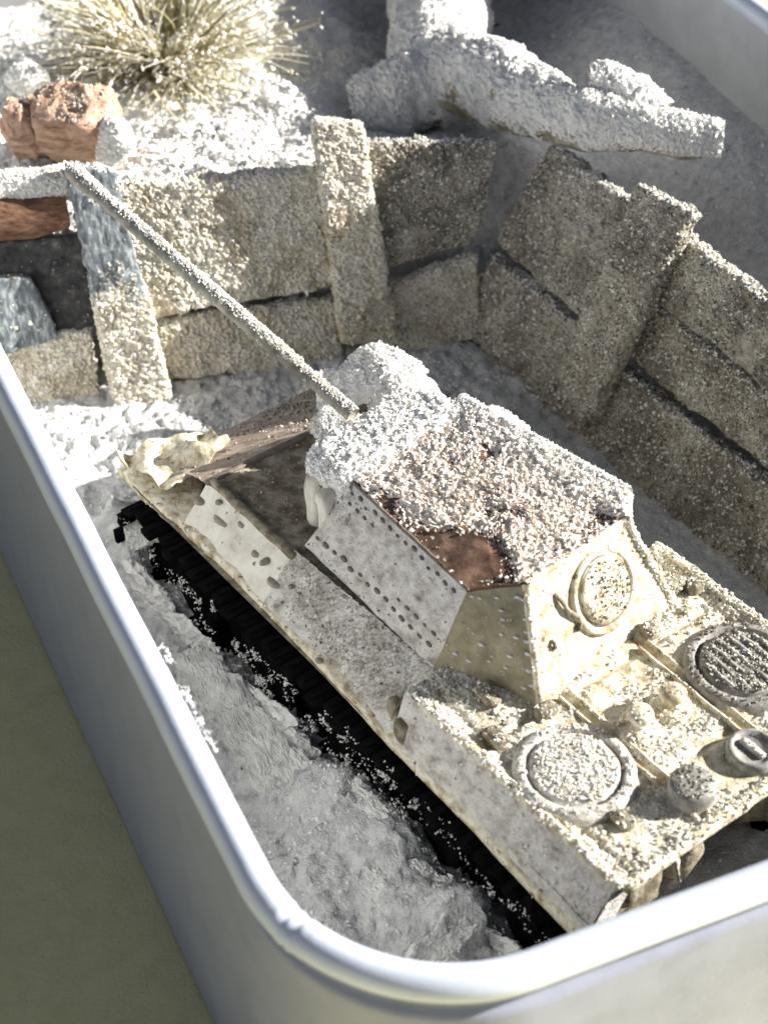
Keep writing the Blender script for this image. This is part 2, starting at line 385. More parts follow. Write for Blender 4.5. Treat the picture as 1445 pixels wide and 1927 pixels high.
V, q, _ = tube(pz, .20, 18, closed=True); V = V + vfbm(V, .7, 2, 8) * .02
# the little crease where the rim was rolled over a seam
cs = np.array((-0.918, -11.652, 4.85))
d = np.linalg.norm(V - cs, axis=1); t = (V[:, :2] - cs[:2]) @ np.array([.78, -.62])
V[:, 2] += np.where(d < .5, -.07 * np.abs(np.sin(t * 20)) * np.exp(-(t / .16) ** 2), 0)
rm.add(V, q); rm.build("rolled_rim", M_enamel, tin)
fl = MB(); o = outline(.2); cpt = tin_xy(TW / 2, TL / 2); n = len(o)
fl.add(np.concatenate([np.concatenate([o, np.full((n, 1), -.32)], 1), [[*cpt, -.32]]]), np.array([(i, (i + 1) % n, n) for i in range(n)])); fl.build("floor", M_tinin, tin)

# ------------------------------------------------------------------ fence planes
class Plane:
    def __init__(s, B, ang, lean):
        a = math.radians(ang); s.B = np.array([*B, 0.]); s.e = np.array([math.cos(a), math.sin(a), 0]); nb = np.array([-s.e[1], s.e[0], 0])
        l = math.radians(lean); s.up = nb * math.sin(l) + np.array([0, 0, math.cos(l)]); s.n = np.cross(s.e, s.up); s.nb = nb
    def at(s, a, h, off=0): return s.B + s.e * a + s.up * h + s.n * off
LF = Plane((-3.71, 3.53), 12.8, 18); RF = Plane((3.62, 1.86), -55.6, 25)

# ------------------------------------------------------------------ snow ground inside the tin
def ground_z(x, y):
    x = np.asarray(x, float); y = np.asarray(y, float)
    p = np.stack([x, y, np.zeros_like(x)], -1).reshape(-1, 3)
    dl = ((x - LF.B[0]) * LF.nb[0] + (y - LF.B[1]) * LF.nb[1])        # distance behind the left fence line
    dr = ((x - RF.B[0]) * RF.nb[0] + (y - RF.B[1]) * RF.nb[1])        # distance behind the right fence line
    n1 = fbm(p, .55, 4, 3).reshape(x.shape); n2 = fbm(p, 2.2, 3, 4).reshape(x.shape)
    z = .10 * n1 + .05 * n2
    bankl = sstep(dl, .9, 1.9) * (3.05 - .115 * np.clip(dl - 2, 0, 20) - .75 * sstep(x, -2.2, .8) * sstep(dl, 2.2, 5) + .28 * n1)
    bankr = sstep(dr, .9, 2.2) * (1.35 + 1.3 * sstep(tin_w(x, y), 11.0, 15.0) + .10 * n1 + .05 * np.clip(y - 4, 0, 9))
    wl_ = sstep(x - 3.2 - (y - 5) * .10, -2.2, 2.2)
    inr = sstep(dr, .5, 1.2); inl = sstep(dl, .6, 1.2)
    wr = np.clip(inr * (1 - inl) + inr * inl * wl_, 0, 1); wlft = np.clip(inl * (1 - inr) + inr * inl * (1 - wl_), 0, 1)
    z = z + bankl * wlft + bankr * wr
    for (bx, by, br, bh) in BUMPS: z = z + bh * np.exp(-(((x - bx) ** 2 + (y - by) ** 2) / br ** 2))
    z = z - 1.6 * np.exp(-((x - 2.1) ** 2 + (y - 6.3) ** 2) / .8)
    z = z + .10 * n2 * np.exp(-((x - .3) ** 2 + (y + 9.3) ** 2) / 2.5)
    return z
BUMPS = [(-3.29, -2.31, 0.40, 0.35), (-2.44, -3.79, 0.40, 0.40), (-1.57, -5.16, 0.45, 0.45), (-0.62, -6.24, 0.50, 0.50), (0.27, -7.26, 0.50, 0.50), (1.18, -8.34, 0.45, 0.50), (-2.23, -4.54, 0.55, 0.35), (-1.23, -6.05, 0.60, 0.35), (-0.24, -6.80, 0.70, 0.45), (-0.88, -7.53, 0.90, 0.30), (0.76, -8.30, 0.60, 0.45), (0.27, -7.96, 0.50, 0.30), (-4.35, -0.70, 0.38, 0.75), (-4.06, -1.33, 0.40, 0.60), (-4.18, -0.18, 0.50, 0.30), (-3.91, 1.62, 0.50, 0.25), (-3.94, -1.70, 0.45, 0.20)]
gw = np.arange(.2, TW - .15, .055); gl = np.arange(.2, TL - 2.5, .062)
X = CRN[0] + WV[0] * gw[:, None] + LV[0] * gl[None]; Y = CRN[1] + WV[1] * gw[:, None] + LV[1] * gl[None]
Z = ground_z(X, Y)
# keep inside the rounded corners
cxw = np.clip(gw, 2.3, TW - 2.3)[:, None]; cyl = np.clip(gl, 2.3, TL - 2.3)[None]
dc = np.sqrt((gw[:, None] - cxw) ** 2 + (gl[None] - cyl) ** 2)
V, q = grid(np.stack([X, Y, Z], -1)); keep = (dc.reshape(-1)[q] < 2.14).all(1); q = q[keep]
V = V + (vfbm(V, 4.5, 3, 9) * .10 + vfbm(V, 1.6, 2, 19) * .07) * (1 - .8 * sstep(V[:, 0], 2.5, 4))[:, None] + vfbm(V, 9, 2, 29) * .05 * (1 - .8 * sstep(V[:, 0], 2.5, 4))[:, None] + (rng.normal(size=V.shape) * .012) * sstep(V[:, 1], 9, 6)[:, None]
gm = MB()
coat(gm, V, q, 0, 2, lambda c, N: sstep(c[:, 2], 1.6, 2.4) * sstep(c[:, 0], 1.0, -1.0), .03, .03)
vis = lambda c: sstep(c[:, 1], 20, 17)
def gmask(c, N):
    bank = sstep(c[:, 2], 1.6, 2.4) * sstep(c[:, 0], 1.2, -1.0) * vis(c)
    low = (.10 + .35 * sstep(fbm(c, 1.3, 3, 2), -.2, .4)) * sstep(c[:, 1], 9, 6)
    return bank + low + .10 * (c[:, 2] > 1) * vis(c)
frost(gm, 110, 1, .016, .05, gmask)
tag(gm.build("snow_ground", [M_ground, M_whiteg, M_fwhite]), kind="structure")

# ------------------------------------------------------------------ fences
def plank(P, quad, thick, off, mats, root, name="plank", dens=420, s=0, amp=.05, rmax=.045, mask=None, label=None, n=None):
    """quad = four (along, up) corners: top-left, top-right, bottom-right, bottom-left; off = front face offset"""
    tl, tr, br, bl = quad
    c8 = []
    for (bq, tq) in ((bl, tl), (br, tr)):
        for o_ in (off - thick, off):
            for hq in (bq, tq): c8.append(P.at(hq[0], hq[1], o_))
    L = max(abs(tr[0] - tl[0]), abs(tr[1] - bl[1]))
    nn = n or (max(10, int(abs(tr[0] - tl[0]) * 25)), 7, max(10, int(abs(tl[1] - bl[1]) * 25)))
    V, q = rbox(c8, nn, .35, amp, 2.2, s)
    V = V + vfbm(V, 5, 3, s + 5) * .045
    mb = MB()
    cm = mask or (lambda c, N: .12 + .88 * sstep(fbm(c, 1.4, 4, s + 2) + .6 * N[:, 2], -.38, .05))
    coat(mb, V, q, 0, 3, (lambda c, N: np.clip(cm(c, N), 0, 1) * (1 if dens > 95 else .04)))
    V0, F0 = mb.tris(); mk = mask or patchy(1.9, -.55, .15, s, (.8, .2, .8))
    for dd, r0, r1 in ((dens * .30, .014, .034), (dens * .10, .03, .058)):
        g = scatter(V0, F0, dd, r0, r1, mk, .32) if dens else None
        if g is not None: mb.add(g[0], g[1], 1, False)
    if dens > 200:
        g = scatter(V0, F0, 420, .016, .05, lambda c, N: sstep(N[:, 2], .62, .85), .3)  # extra white snow on top faces also stands in for sunlit edges
        if g is not None: mb.add(g[0], g[1], 2, False)
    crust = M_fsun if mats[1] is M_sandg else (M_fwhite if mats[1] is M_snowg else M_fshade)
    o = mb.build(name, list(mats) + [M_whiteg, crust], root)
    if label: o["label"] = label
    return o
fA = empty("plank_fence", tuple(LF.at(1.2, 0)), "frosted plank fence crossing behind the gun barrel, its left half in sun", "fence", "plank fences round the tank")
J = lambda q, k: [(a + .05 * math.sin(k * 7.1 + i * 2.3), h + .05 * math.cos(k * 3.7 + i * 4.1)) for i, (a, h) in enumerate(q)]
W_, SN = [M_wood, M_sandg], [M_woodsnow, M_snowg]
plank(LF, J([(-.85, 3.75), (3.1, 3.6), (3.1, 1.42), (-.85, 1.30)], 1), .35, .03, W_, fA, s=21, amp=.07)
plank(LF, J([(-.85, 1.12), (3.05, 1.14), (3.05, -.05), (-.85, .02)], 2), .30, -.08, W_, fA, s=22)
plank(LF, J([(3.5, 4.0), (6.2, 3.75), (5.6, 1.92), (3.5, 1.56)], 3), .35, .03, [M_woodsnow, M_dirtshadeg], fA, s=23, amp=.08)
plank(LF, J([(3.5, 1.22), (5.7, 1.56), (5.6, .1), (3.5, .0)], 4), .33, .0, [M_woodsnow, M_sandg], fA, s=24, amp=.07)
plank(LF, J([(-4.2, 3.0), (-1.1, 2.95), (-1.0, 1.0), (-4.2, .9)], 5), .3, -.12, [M_shadewood, M_dirtshadeg], fA, s=25, dens=60, label="dark bare plank")
plank(LF, J([(-4.2, 1.15), (-1.55, 1.2), (-1.5, -.12), (-4.2, -.15)], 6), .33, .02, W_, fA, s=26)
plank(LF, [(-3.2, 2.45), (-2.35, 2.35), (-2.05, 1.2), (-3.1, 1.0)], .25, .2, [M_greywood, M_sandg], fA, s=27, dens=90, name="wood_splinter")
plank(LF, [(-1.52, 4.32), (-0.69, 4.06), (-0.22, -0.28), (-1.2, -0.56)], .3, .42, [M_greywood, M_sandg], fA, "post", s=28, dens=480,
      mask=lambda c, N: sstep(c[:, 2] + .5 * fbm(c, 1.5, 2, 4), 2.3, 1.5) + sstep(fbm(c, 2.2, 2, 3), .2, .5) * .22 + .02, label="leaning fence post with bare blue-grey grain in its upper half")
plank(LF, [(2.8, 4.56), (3.65, 4.35), (4.01, 0.38), (2.99, 0.42)], .3, .36, W_, fA, "post", s=29, dens=520)
fB = empty("plank_fence", tuple(RF.at(1.0, 0)), "frosted plank fence leaning outward along the tank's right side, in shade", "fence", "plank fences round the tank")
plank(RF, J([(-3.55, 3.95), (-.9, 3.9), (-.9, 1.76), (-3.9, 1.90)], 7), .35, .06, [M_woodsnow, M_dirtshadeg], fB, s=31, amp=.08, dens=450)
plank(RF, J([(-3.95, 1.62), (-.9, 1.56), (-.9, -.1), (-3.95, .1)], 8), .35, .02, [M_woodsnow, M_dirtshadeg], fB, s=32, amp=.08, dens=450)
plank(RF, J([(-.6, 4.05), (7, 3.65), (7, 2.66), (-.6, 2.86)], 9), .34, .12, [M_woodsnow, M_dirtshadeg], fB, s=33)
plank(RF, J([(-.6, 2.66), (7, 2.44), (7, 1.49), (-.6, 1.64)], 10), .36, -.04, [M_woodsnow, M_dirtshadeg], fB, s=34)
plank(RF, J([(-.6, 1.48), (7, 1.32), (7, -.05), (-.6, -.05)], 11), .34, .08, [M_woodsnow, M_dirtshadeg], fB, s=35)
plank(RF, [(-0.95, 4.4), (0.26, 4.51), (0.15, 0.42), (-0.93, 0.18)], .30, .52, [M_woodsnow, M_dirtshadeg], fB, "post", s=36, dens=520)

# ------------------------------------------------------------------ the tank
TH = math.radians(128); TU = np.array([math.cos(TH), math.sin(TH)]); TR = np.array([TU[1], -TU[0]]); TO = np.array([3.55, -6.93])
def tk(a, b, z): p = TO + TU * a + TR * b; return (p[0], p[1], z)
tank = empty("model_tank", tk(3.8, 0, 0), "whitewashed model tank dusted with snow, gun pointing at the back fence", "model tank")

# hull: sloped sides, nose and rear as noise-worn sheets
hull = MB()
for sgn in (-1, 1):
    st = [(-1.55, 2.62, 1.95, 2.62, 2.15), (2.3, 2.55, 1.95, 2.50, 2.12), (2.31, 2.52, 1.9, 1.68, 2.62), (5.5, 2.42, 1.9, 1.80, 2.60), (7.6, 2.42, 1.9, 1.93, 2.5)]
    for (a0, bo0, zo0, bi0, zi0), (a1, bo1, zo1, bi1, zi1) in zip(st[:-1], st[1:]):
        if a1 - a0 < .1: continue
        c4 = [tk(a0, sgn * bo0, zo0), tk(a1, sgn * bo1, zo1), tk(a1, sgn * bi1, zi1), tk(a0, sgn * bi0, zi0)]
        if sgn > 0: c4 = [c4[i] for i in (0, 3, 2, 1)]
        if 2 < a0 < 5:
            V, q = patch(c4, 80, 22, .02, 2.5, 3); coat(hull, V, q, 0, 5, lambda c, N: sstep(fbm(c, 1.7, 3, 4) + .9 * (c[:, 2] - 2.2), -.35, .15), .015, .018)
        else:
            V, q = patch(c4, 30, 8, .02, 2.5, 3); hull.add(V, q, 0 if a0 < 5 else 1)
    # tub side beneath the fender, set in
    V, q = patch([tk(-1.3, sgn * 1.45, .35), tk(8.9, sgn * 1.45, .35), tk(8.9, sgn * 1.45, 2.0), tk(-1.3, sgn * 1.45, 2.0)], 20, 4, .01); hull.add(V, q, 2)
    V, q = patch([tk(-1.5, sgn * 1.45, 1.8), tk(8.9, sgn * 1.45, 1.8), tk(8.9, sgn * 2.5, 1.84), tk(-1.5, sgn * 2.58, 1.84)], 20, 4, .01); hull.add(V, q, 2)
V, q = patch([tk(2.3, -1.7, 2.62), tk(7.6, -1.93, 2.5), tk(7.6, 1.93, 2.5), tk(2.3, 1.7, 2.62)], 40, 24, .025, 2.5, 4); hull.add(V[:, :], q[:, ::-1], 2)
V, q = patch([tk(9.0, -1.45, .7), tk(9.0, 1.45, .7), tk(8.2, 1.45, .3), tk(8.2, -1.45, .3)], 6, 6, 0); hull.add(V, q, 2)
# slanting rear plate under the deck
V, q = patch([tk(-1.62, -2.35, 2.55), tk(-1.62, 2.35, 2.55), tk(-.95, 2.2, 1.0), tk(-.95, -2.2, 1.0)], 24, 10, .03, 2.5, 6); hull.add(V, q, 3)
V, q = patch([tk(-1.58, -2.62, 1.95), tk(-1.60, -2.3, 2.62), tk(-1.0, -2.25, 1.3), tk(-1.1, -2.5, 1.4)], 4, 4, .02); hull.add(V, q, 3)
def hmask(c, N):
    a = (c[:, 0] - TO[0]) * TU[0] + (c[:, 1] - TO[1]) * TU[1]; b = (c[:, 0] - TO[0]) * TR[0] + (c[:, 1] - TO[1]) * TR[1]
    m = .5 * sstep(a, 5.4, 4.9) * sstep(a, 2.2, 2.6) * sstep(np.abs(b), 2.45, 2.25) + .25 * sstep(a, 4.8, 5.4) * (np.abs(b) < 1.9)
    m = m + 1.0 * (b > 1.2)
    return m * (c[:, 2] > 2.0) * sstep(fbm(c, 2, 3, 8), -.6, .1)
frost(hull, 150, 4, .012, .035, hmask)
hull.build("hull", [M_greypaint, M_paint, M_grime_shade, M_paint, M_dirtshadeg, M_fdirt], tank)
# ridge between hull roof and fender
for sgn in (-1, 1):
    mb = MB(); mb.add(*rbox(abox(5.45, 7.55, sgn * 1.86 - .06, sgn * 1.86 + .06, 2.44, 2.60, tk), (20, 2, 2), .5, .015, 4, 2)); mb.build("edge_strip", M_grime_shade, tank)
# fenders with crumpled front
for sgn in (-1, 1):
    fd = MB(); n = 120
    aa = np.linspace(-1.5, 9.45, n); G = np.zeros((n, 9, 3))
    for i, a in enumerate(aa):
        bo = np.interp(a, [-1.5, 3.5, 5.7, 9.4], [2.68, 2.52, 2.43, 2.46]); bi = np.interp(a, [-1.5, 2.3, 2.6, 5.5, 7.6, 8.2, 9.4], [2.56, 2.5, 2.3, 2.25, 2.15, 1.6, 1.2])
        for j in range(9):
            t = j / 8; b = bo + (bi - bo) * max(0, (t - .25) / .75)
            z = 1.76 + .17 * min(1, t / .25) + .09 * max(0, (t - .25)) * (a < 7.9)
            zz = z + .10 * sstep(a, 8.0, 9.0) * math.sin(a * 6.0 + j * 1.1) * t + .03 * math.sin(a * 2.1)
            if a > 8.9: zz -= (a - 8.9) ** 1.5 * .5 * (1 - .5 * t)
            G[i, j] = tk(a, sgn * b, zz)
    V, q = grid(G); V = V + vfbm(V, 2.6, 4, 12) * np.interp((V[:, :2] - TO) @ TU, [5, 9], [.02, .09])[:, None]
    fd.add(V, q if sgn < 0 else q[:, ::-1], 0)
    frost(fd, 110, 1, .012, .03, lambda c, N: sstep(fbm(c, 1.6, 3, 5), .05, .5) * sstep((c[:, :2] - TO) @ TU, 9.6, 7.6) + (2.0 if sgn > 0 else 0) * np.ones(len(c)))
    md = fd.build("fender", [M_creampaint if sgn < 0 else M_paint, M_snowg], tank)
    sm = md.modifiers.new("thickness", 'SOLIDIFY'); sm.thickness = .035; sm.offset = -1
# nose plate
ns = MB(); V, q = patch([tk(7.62, -1.95, 2.5), tk(9.25, -1.75, 1.75), tk(9.2, 1.8, 1.8), tk(7.62, 1.93, 2.52)], 24, 30, .05, 1.8, 15); ns.add(V, q[:, ::-1], 0)
V, q = patch([tk(9.25, -1.75, 1.75), tk(8.7, -1.6, .8), tk(8.7, 1.6, .8), tk(9.2, 1.8, 1.8)], 8, 20, .03, 1.8, 15); ns.add(V, q[:, ::-1], 0)
frost(ns, 300, 1, .015, .04, lambda c, N: sstep((c[:, :2] - TO) @ TR + .4 * fbm(c, 1.5, 2, 3), -.6, .9) + .12)
ns.build("nose_plate", [M_nose, M_dirtshadeg], tank)
mb = MB(); mb.add(*rbox(abox(7.54, 7.64, -1.95, 1.9, 2.46, 2.545, tk), (2, 24, 2), .4, .01, 3)); mb.build("seam_strip", M_dark, tank)
# crumpled foil on the left front corner
cf = MB(); V, q = patch([tk(8.15, -2.25, 2.05), tk(9.55, -2.35, 1.9), tk(9.1, -.95, 2.05), tk(8.35, -1.0, 2.35)], 34, 34, 0)
d = fbm(V, 1.9, 2, 33); V[:, 2] += .42 * np.abs(d) - .05; V += vfbm(V, 3.2, 2, 35) * .05
cf.add(V, q[:, ::-1], 0, False); cf.build("crumpled_corner", M_creampaint, tank).modifiers.new("thickness", 'SOLIDIFY').thickness = .03

# chipped paint marks and clamps on the left fender
def chip(a, b, z, ra, rb, parent, name="paint_chip", m=None, h=.02):
    V, q = lathe([(0.001, h), (.6, h * .9), (.9, h * .4), (1.0, -.03)], lambda x, y, zz: tk(a + x * ra, b + y * rb, z + zz), 10, .02, 6, int(a * 10)); mb = MB(); mb.add(V, q); return mb.build(name, m or M_chip, parent)
for (px, py, zz, ra, rb) in [(7.54, -2.09, 2.32, 0.1, 0.13), (7.0, -2.08, 2.3, 0.18, 0.1), (6.76, -2.22, 2.1, 0.05, 0.05), (6.62, -1.98, 2.42, 0.08, 0.06), (6.1, -2.04, 2.3, 0.09, 0.13), (5.85, -2.1, 2.34, 0.06, 0.12), (5.53, -2.17, 2.2, 0.14, 0.1), (5.19, -2.12, 2.35, 0.05, 0.05), (4.05, -2.48, 2.0, 0.07, 0.05), (7.16, -2.01, 2.5, 0.05, 0.06)]:
    chip(px, py, zz - .02, ra, rb, tank)
for (a, b) in ((2.55, -2.3), (2.2, -2.45)):
    mb = MB(); mb.add(*rbox(abox(a - .11, a + .11, b - .10, b + .08, 2.0, 2.34, tk), (4, 4, 4), .5, .03, 4)); mb.build("hull_bracket", M_grime_shade, tank)

# engine deck
def dmask(c, N):
    a = (c[:, :2] - TO) @ TU; b = (c[:, :2] - TO) @ TR
    groove = np.minimum(np.abs(np.abs(b) - .72), np.minimum(np.abs(a + .72), np.abs(a - 1.0)))
    m = sstep(fbm(c, 2.4, 3, 14), -.35, .3) * (.25 + .75 * sstep(groove, .03, .10)) * sstep(N[:, 2], .4, .8)
    edge = sstep(np.abs(b), 2.1, 2.28) + sstep(a, -1.45, -1.6) + 1.2 * sstep(a, 1.6, 2.2) * (b < -1.0) + .8 * (b > 1.9)
    return m + 1.3 * edge * (N[:, 2] > .5) + .10 * (N[:, 2] < .5)
deck = MB()
def dz(a): return 2.66 + .03 * math.sin(a)
V, q = patch([tk(-1.62, -2.3, 2.66), tk(2.35, -2.32, 2.70), tk(2.35, 2.32, 2.70), tk(-1.62, 2.3, 2.66)], 110, 128, .03, 2.0, 41)
a_ = (V[:, :2] - TO) @ TU; b_ = (V[:, :2] - TO) @ TR
for gb in (-.72, .72, -2.0, 2.0): V[:, 2] -= .05 * np.exp(-((b_ - gb) / .06) ** 2)
for ga in (-.72, 1.0): V[:, 2] -= .045 * np.exp(-((a_ - ga) / .06) ** 2)
coat(deck, V, q, 0, 3, lambda c, N: dmask(c, N), .02, .024)
for sgn in (-1, 1):
    c4 = [tk(-1.6, sgn * 2.3, 2.66), tk(2.35, sgn * 2.32, 2.70), tk(2.33, sgn * 2.52, 2.12), tk(-1.56, sgn * 2.62, 2.12)]
    V, q = patch(c4 if sgn < 0 else c4[::-1], 30, 6, .02, 2.5, 44); deck.add(V, q, 2)
V, q = patch([tk(2.35, -2.32, 2.70), tk(2.35, 2.32, 2.70), tk(2.5, 2.4, 2.3), tk(2.5, -2.45, 2.1)], 30, 4, .02, 2.5, 45); deck.add(V, q, 2)
V, q = patch([tk(-1.6, -2.3, 2.66), tk(-1.6, -2.6, 2.12), tk(-1.5, -2.2, 1.7), tk(-1.6, -1.9, 2.6)], 4, 4, .02, 2.5, 45); deck.add(V, q, 2)
frost(deck, 220, 1, .013, .040, dmask)
dk = deck.build("engine_deck", [M_creampaint, M_snowg, M_greypaint, M_fcream], tank)
def on_deck(a, b, z0=2.68, sc=1.0): return lambda x, y, z: tk(a + x * sc, b + y * sc, z0 + z * sc)
def fan(a, b, gm_):
    mb = MB(); V, q = lathe([(.80, -.05), (.78, .04), (.74, .10), (.66, .12), (.63, .11), (.62, .05), (.60, .03), (.575, .03), (.57, .09), (.54, .125), (.45, .14), (.2, .15), (.001, .15)], on_deck(a, b), 40, .015, 5, int(a * 7 + b)); mb.add(V, q)
    frost(mb, 900, 1, .014, .040, lambda c, N: (np.hypot((c[:, :2] - TO) @ TU - a, (c[:, :2] - TO) @ TR - b) < .54) * (1.2 if b < 0 else .6) * sstep(fbm(c, 3, 2, 5), -.6, .1) + .3 * (N[:, 2] > .7))
    mb.build("fan_cover", [M_greypaint if b < 0 else M_steel, gm_], dk)
    for k in range(7 if b > 0 else 0):
        x = (k - 3) * .15; hw = math.sqrt(.52 ** 2 - x * x)
        m2 = MB(); m2.add(*rbox(abox(-hw, hw, x - .03, x + .03, .10, .175, on_deck(a, b)), (10, 2, 1), .4, .025, 5)); frost(m2, 500, 1, .012, .035, lambda c, N: sstep(fbm(c, 3, 2, 15), -.3, .2)); m2.build("fan_slat", [M_steel, M_snowg], dk)
fan(-.02, -1.50, M_snowg); fan(-.05, 1.47, M_dirtshadeg)
for b in (-.36, .22):
    mb = MB(); V, q = lathe([(.30, -.04), (.27, .06), (.18, .09), (.11, .12), (.105, .20), (.17, .235), (.185, .29), (.15, .35), (.08, .38), (.001, .385)], on_deck(.02, b), 20, .012, 5, 3); mb.add(V, q)
    frost(mb, 420, 1, .012, .03, lambda c, N: sstep(c[:, 2], 2.9, 2.8) + .3 * (N[:, 2] > .5)); mb.build("vent_mushroom", [M_creampaint, M_snowg], dk)
mb = MB(); V, q = lathe([(.30, -.05), (.30, .24), (.27, .28), (.12, .29), (.001, .29)], on_deck(-1.17, -.62), 22, .02, 5, 6); mb.add(V, q); frost(mb, 420, 1, .012, .035, lambda c, N: N[:, 2] > .7); mb.build("filler_drum", [M_steel, M_dirtshadeg], dk)
mb = MB(); V, q = lathe([(.34, -.05), (.34, .10), (.31, .14), (.26, .14), (.24, .09), (.05, .09), (.001, .09)], on_deck(-1.17, .48), 26, .008, 5, 7); mb.add(V, q); mb.build("filler_cap", M_steel, dk)
mb = MB(); mb.add(*rbox(abox(-.19, .19, -.05, .05, .07, .14, on_deck(-1.17, .48)), (5, 2, 2), .5, .01)); frost(mb, 300, 1, .01, .025); mb.build("cap_handle", [M_greypaint, M_snowg], dk)
for (a, b, sx, sy, h) in ((1.75, 1.35, .10, .10, .22), (1.95, 1.75, .14, .10, .18), (1.55, 1.80, .12, .16, .2), (1.35, 2.0, .10, .10, .2), (1.0, -1.9, .16, .12, .14), (.95, -1.1, .10, .16, .12), (1.6, -1.55, .2, .1, .15), (-.95, -1.55, .14, .10, .10), (1.15, .95, .12, .12, .15)):
    mb = MB(); mb.add(*rbox(abox(-sx, sx, -sy, sy, -.05, h, on_deck(a, b)), (4, 4, 4), .6, .04, 4, int(a * 20))); frost(mb, 350, 1, .012, .035, lambda c, N: N[:, 2] > .3); mb.build("deck_fitting", [M_grime_shade, M_snowg], dk)
for b in (-.72, .72):
    for s_ in (-.09, .09):
        mb = MB(); mb.add(*rbox(abox(-1.5, 1.05, b + s_ - .022, b + s_ + .022, 2.64, 2.735, tk), (24, 1, 1), .4, .018, 3, 9)); frost(mb, 160, 1, .01, .028); mb.build("panel_ridge", [M_creampaint, M_snowg], dk)
mb = MB(); mb.add(*rbox(abox(-1.72, -1.55, -2.2, 2.3, 2.55, 2.72, tk), (3, 40, 3), .5, .03, 3, 8)); frost(mb, 420, 1, .014, .042, lambda c, N: sstep(N[:, 2], 0, .6)); mb.build("rear_lip", [M_creampaint, M_snowg], dk)
for sgn in (-1, 1):
    mb = MB(); mb.add(*rbox(abox(-1.65, 2.1, sgn * 2.26 - .07, sgn * 2.26 + .07, 2.62, 2.76, tk), (40, 2, 2), .5, .03, 3, 18)); frost(mb, 620, 1, .014, .045, lambda c, N: sstep(N[:, 2], -.1, .5)); mb.build("side_lip", [M_creampaint, M_snowg], dk)
# exhausts and fittings on the rear plate
for (b, z) in ((-.75, 1.75), (.75, 1.75)):
    mb = MB(); add_tube(mb, [tk(-1.0, b, z - .5), tk(-1.25, b, z - .2), tk(-1.38, b, z + .25), tk(-1.38, b, z + .5)], [.2, .22, .2, .17], 16, .02, 4); mb.build("exhaust_pipe", M_grime_shade, tank)
mb = MB(); mb.add(*rbox(abox(-1.5, -1.1, -1.95, -1.25, 1.5, 2.2, tk), (8, 8, 8), .5, .06, 3, 4)); mb.build("stowage_box", M_grime_shade, tank)  # dark paint on box and pipes puts the rear's shade into colour
mb = MB(); add_tube(mb, [tk(-1.35, -1.2, 2.5), tk(-1.55, -1.15, 2.2), tk(-1.58, -1.1, 1.8), tk(-1.4, -1.0, 1.4)], .04, 8); mb.build("tow_cable", M_greypaint, tank)

# turret
tr = empty("turret", (0, 0, 0)); tr.parent = tank; tr.location = np.array(tk(3.6, 0, 2.7)) - np.array(tank.location)
RO = {'fl': (5.15, -1.02, 3.70), 'l': (2.31, -1.34, 4.00), 'rl': (1.83, -.78, 4.14), 'rr': (1.92, 1.06, 4.16), 'r': (2.34, 1.5, 4.06), 'fr': (5.5, 1.2, 3.85)}
BA = {'fl': (5.50, -1.66, 2.62), 'l': (2.50, -1.72, 2.62), 'rl': (1.05, -1.10, 2.64), 'rr': (1.34, 1.62, 2.66), 'r': (2.5, 1.95, 2.62), 'fr': (5.6, 1.85, 2.62)}
def wallp(k0, k1, name, m, nu, nv, s, frosts=None, ext=0):
    V, q = patch([tk(*BA[k0]), tk(*BA[k1]), tk(*RO[k1]), tk(*RO[k0])], nu, nv, .018, 2.6, s)
    mb = MB(); mb.add(V, q, 0)
    if frosts: frost(mb, *frosts)
    return mb.build(name, m, tr)
wallp('fl', 'l', "side_armour", [M_greypaint, M_dirtshadeg], 40, 18, 51, (60, 1, .012, .03, patchy(2, -.2, .5, 3)))
wallp('l', 'rl', "corner_armour", [M_olive, M_snowg], 16, 18, 52, (26, 1, .012, .028))
wallp('rl', 'rr', "rear_armour", [M_creampaint, M_sandg], 28, 18, 53, (90, 1, .012, .028, patchy(2.5, -.1, .5, 4)))
wallp('rr', 'r', "corner_armour", [M_creampaint, M_snowg], 10, 12, 54, (420, 1, .014, .04))
wallp('r', 'fr', "side_armour", [M_paint, M_snowg], 30, 12, 55, (420, 1, .014, .045))
wallp('fr', 'fl', "front_armour", [M_grime_shade, M_dirtshadeg], 16, 12, 56, (120, 1, .014, .04))
# roof: a sheet fanned from the middle, with a bare brown bulge at its left rear
ring = [RO[k] for k in ('fl', 'l', 'rl', 'rr', 'r', 'fr')]
pts = []
for i in range(6):
    p, q_ = np.array(ring[i]), np.array(ring[(i + 1) % 6])
    for j in range(40): pts.append(p + (q_ - p) * j / 40)
pts = np.array(pts); ctr = pts.mean(0); ctr[2] += .04; nr = 46
G = np.stack([ctr + (pts - ctr) * t for t in np.linspace(1, 0.001, nr)], 1)
G[:, 1:-1, 2] += .0
V, q = grid(G, closed_u=True); V = np.array([tk(*p) for p in V])
V += vfbm(V, 2.2, 4, 61) * .045
a_ = (V[:, :2] - TO) @ TU; b_ = (V[:, :2] - TO) @ TR
V[:, 2] += .10 * np.exp(-((a_ - 2.75) / .55) ** 2 - ((b_ + .72) / .42) ** 2)
V[:, 2] += .05 * sstep(b_, .75, 1.15)
def rmask(c, N):
    a = (c[:, :2] - TO) @ TU; b = (c[:, :2] - TO) @ TR
    bare = np.clip(1.6 * np.exp(-((a - 2.75) / .62) ** 2 - ((b + .9) / .40) ** 2), 0, 1)
    corner = np.exp(-((a - 2.05) / .35) ** 2 - ((b - .75) / .45) ** 2)
    strip = sstep(b, -.80 + .0, -.62)
    return np.clip(sstep(fbm(c, 2.0, 3, 71), -.75, -.05) * (1 - bare) * (1 - .75 * corner) * (.6 + .4 * strip) + 2.0 * sstep(b, .9, 1.2), 0, 3)
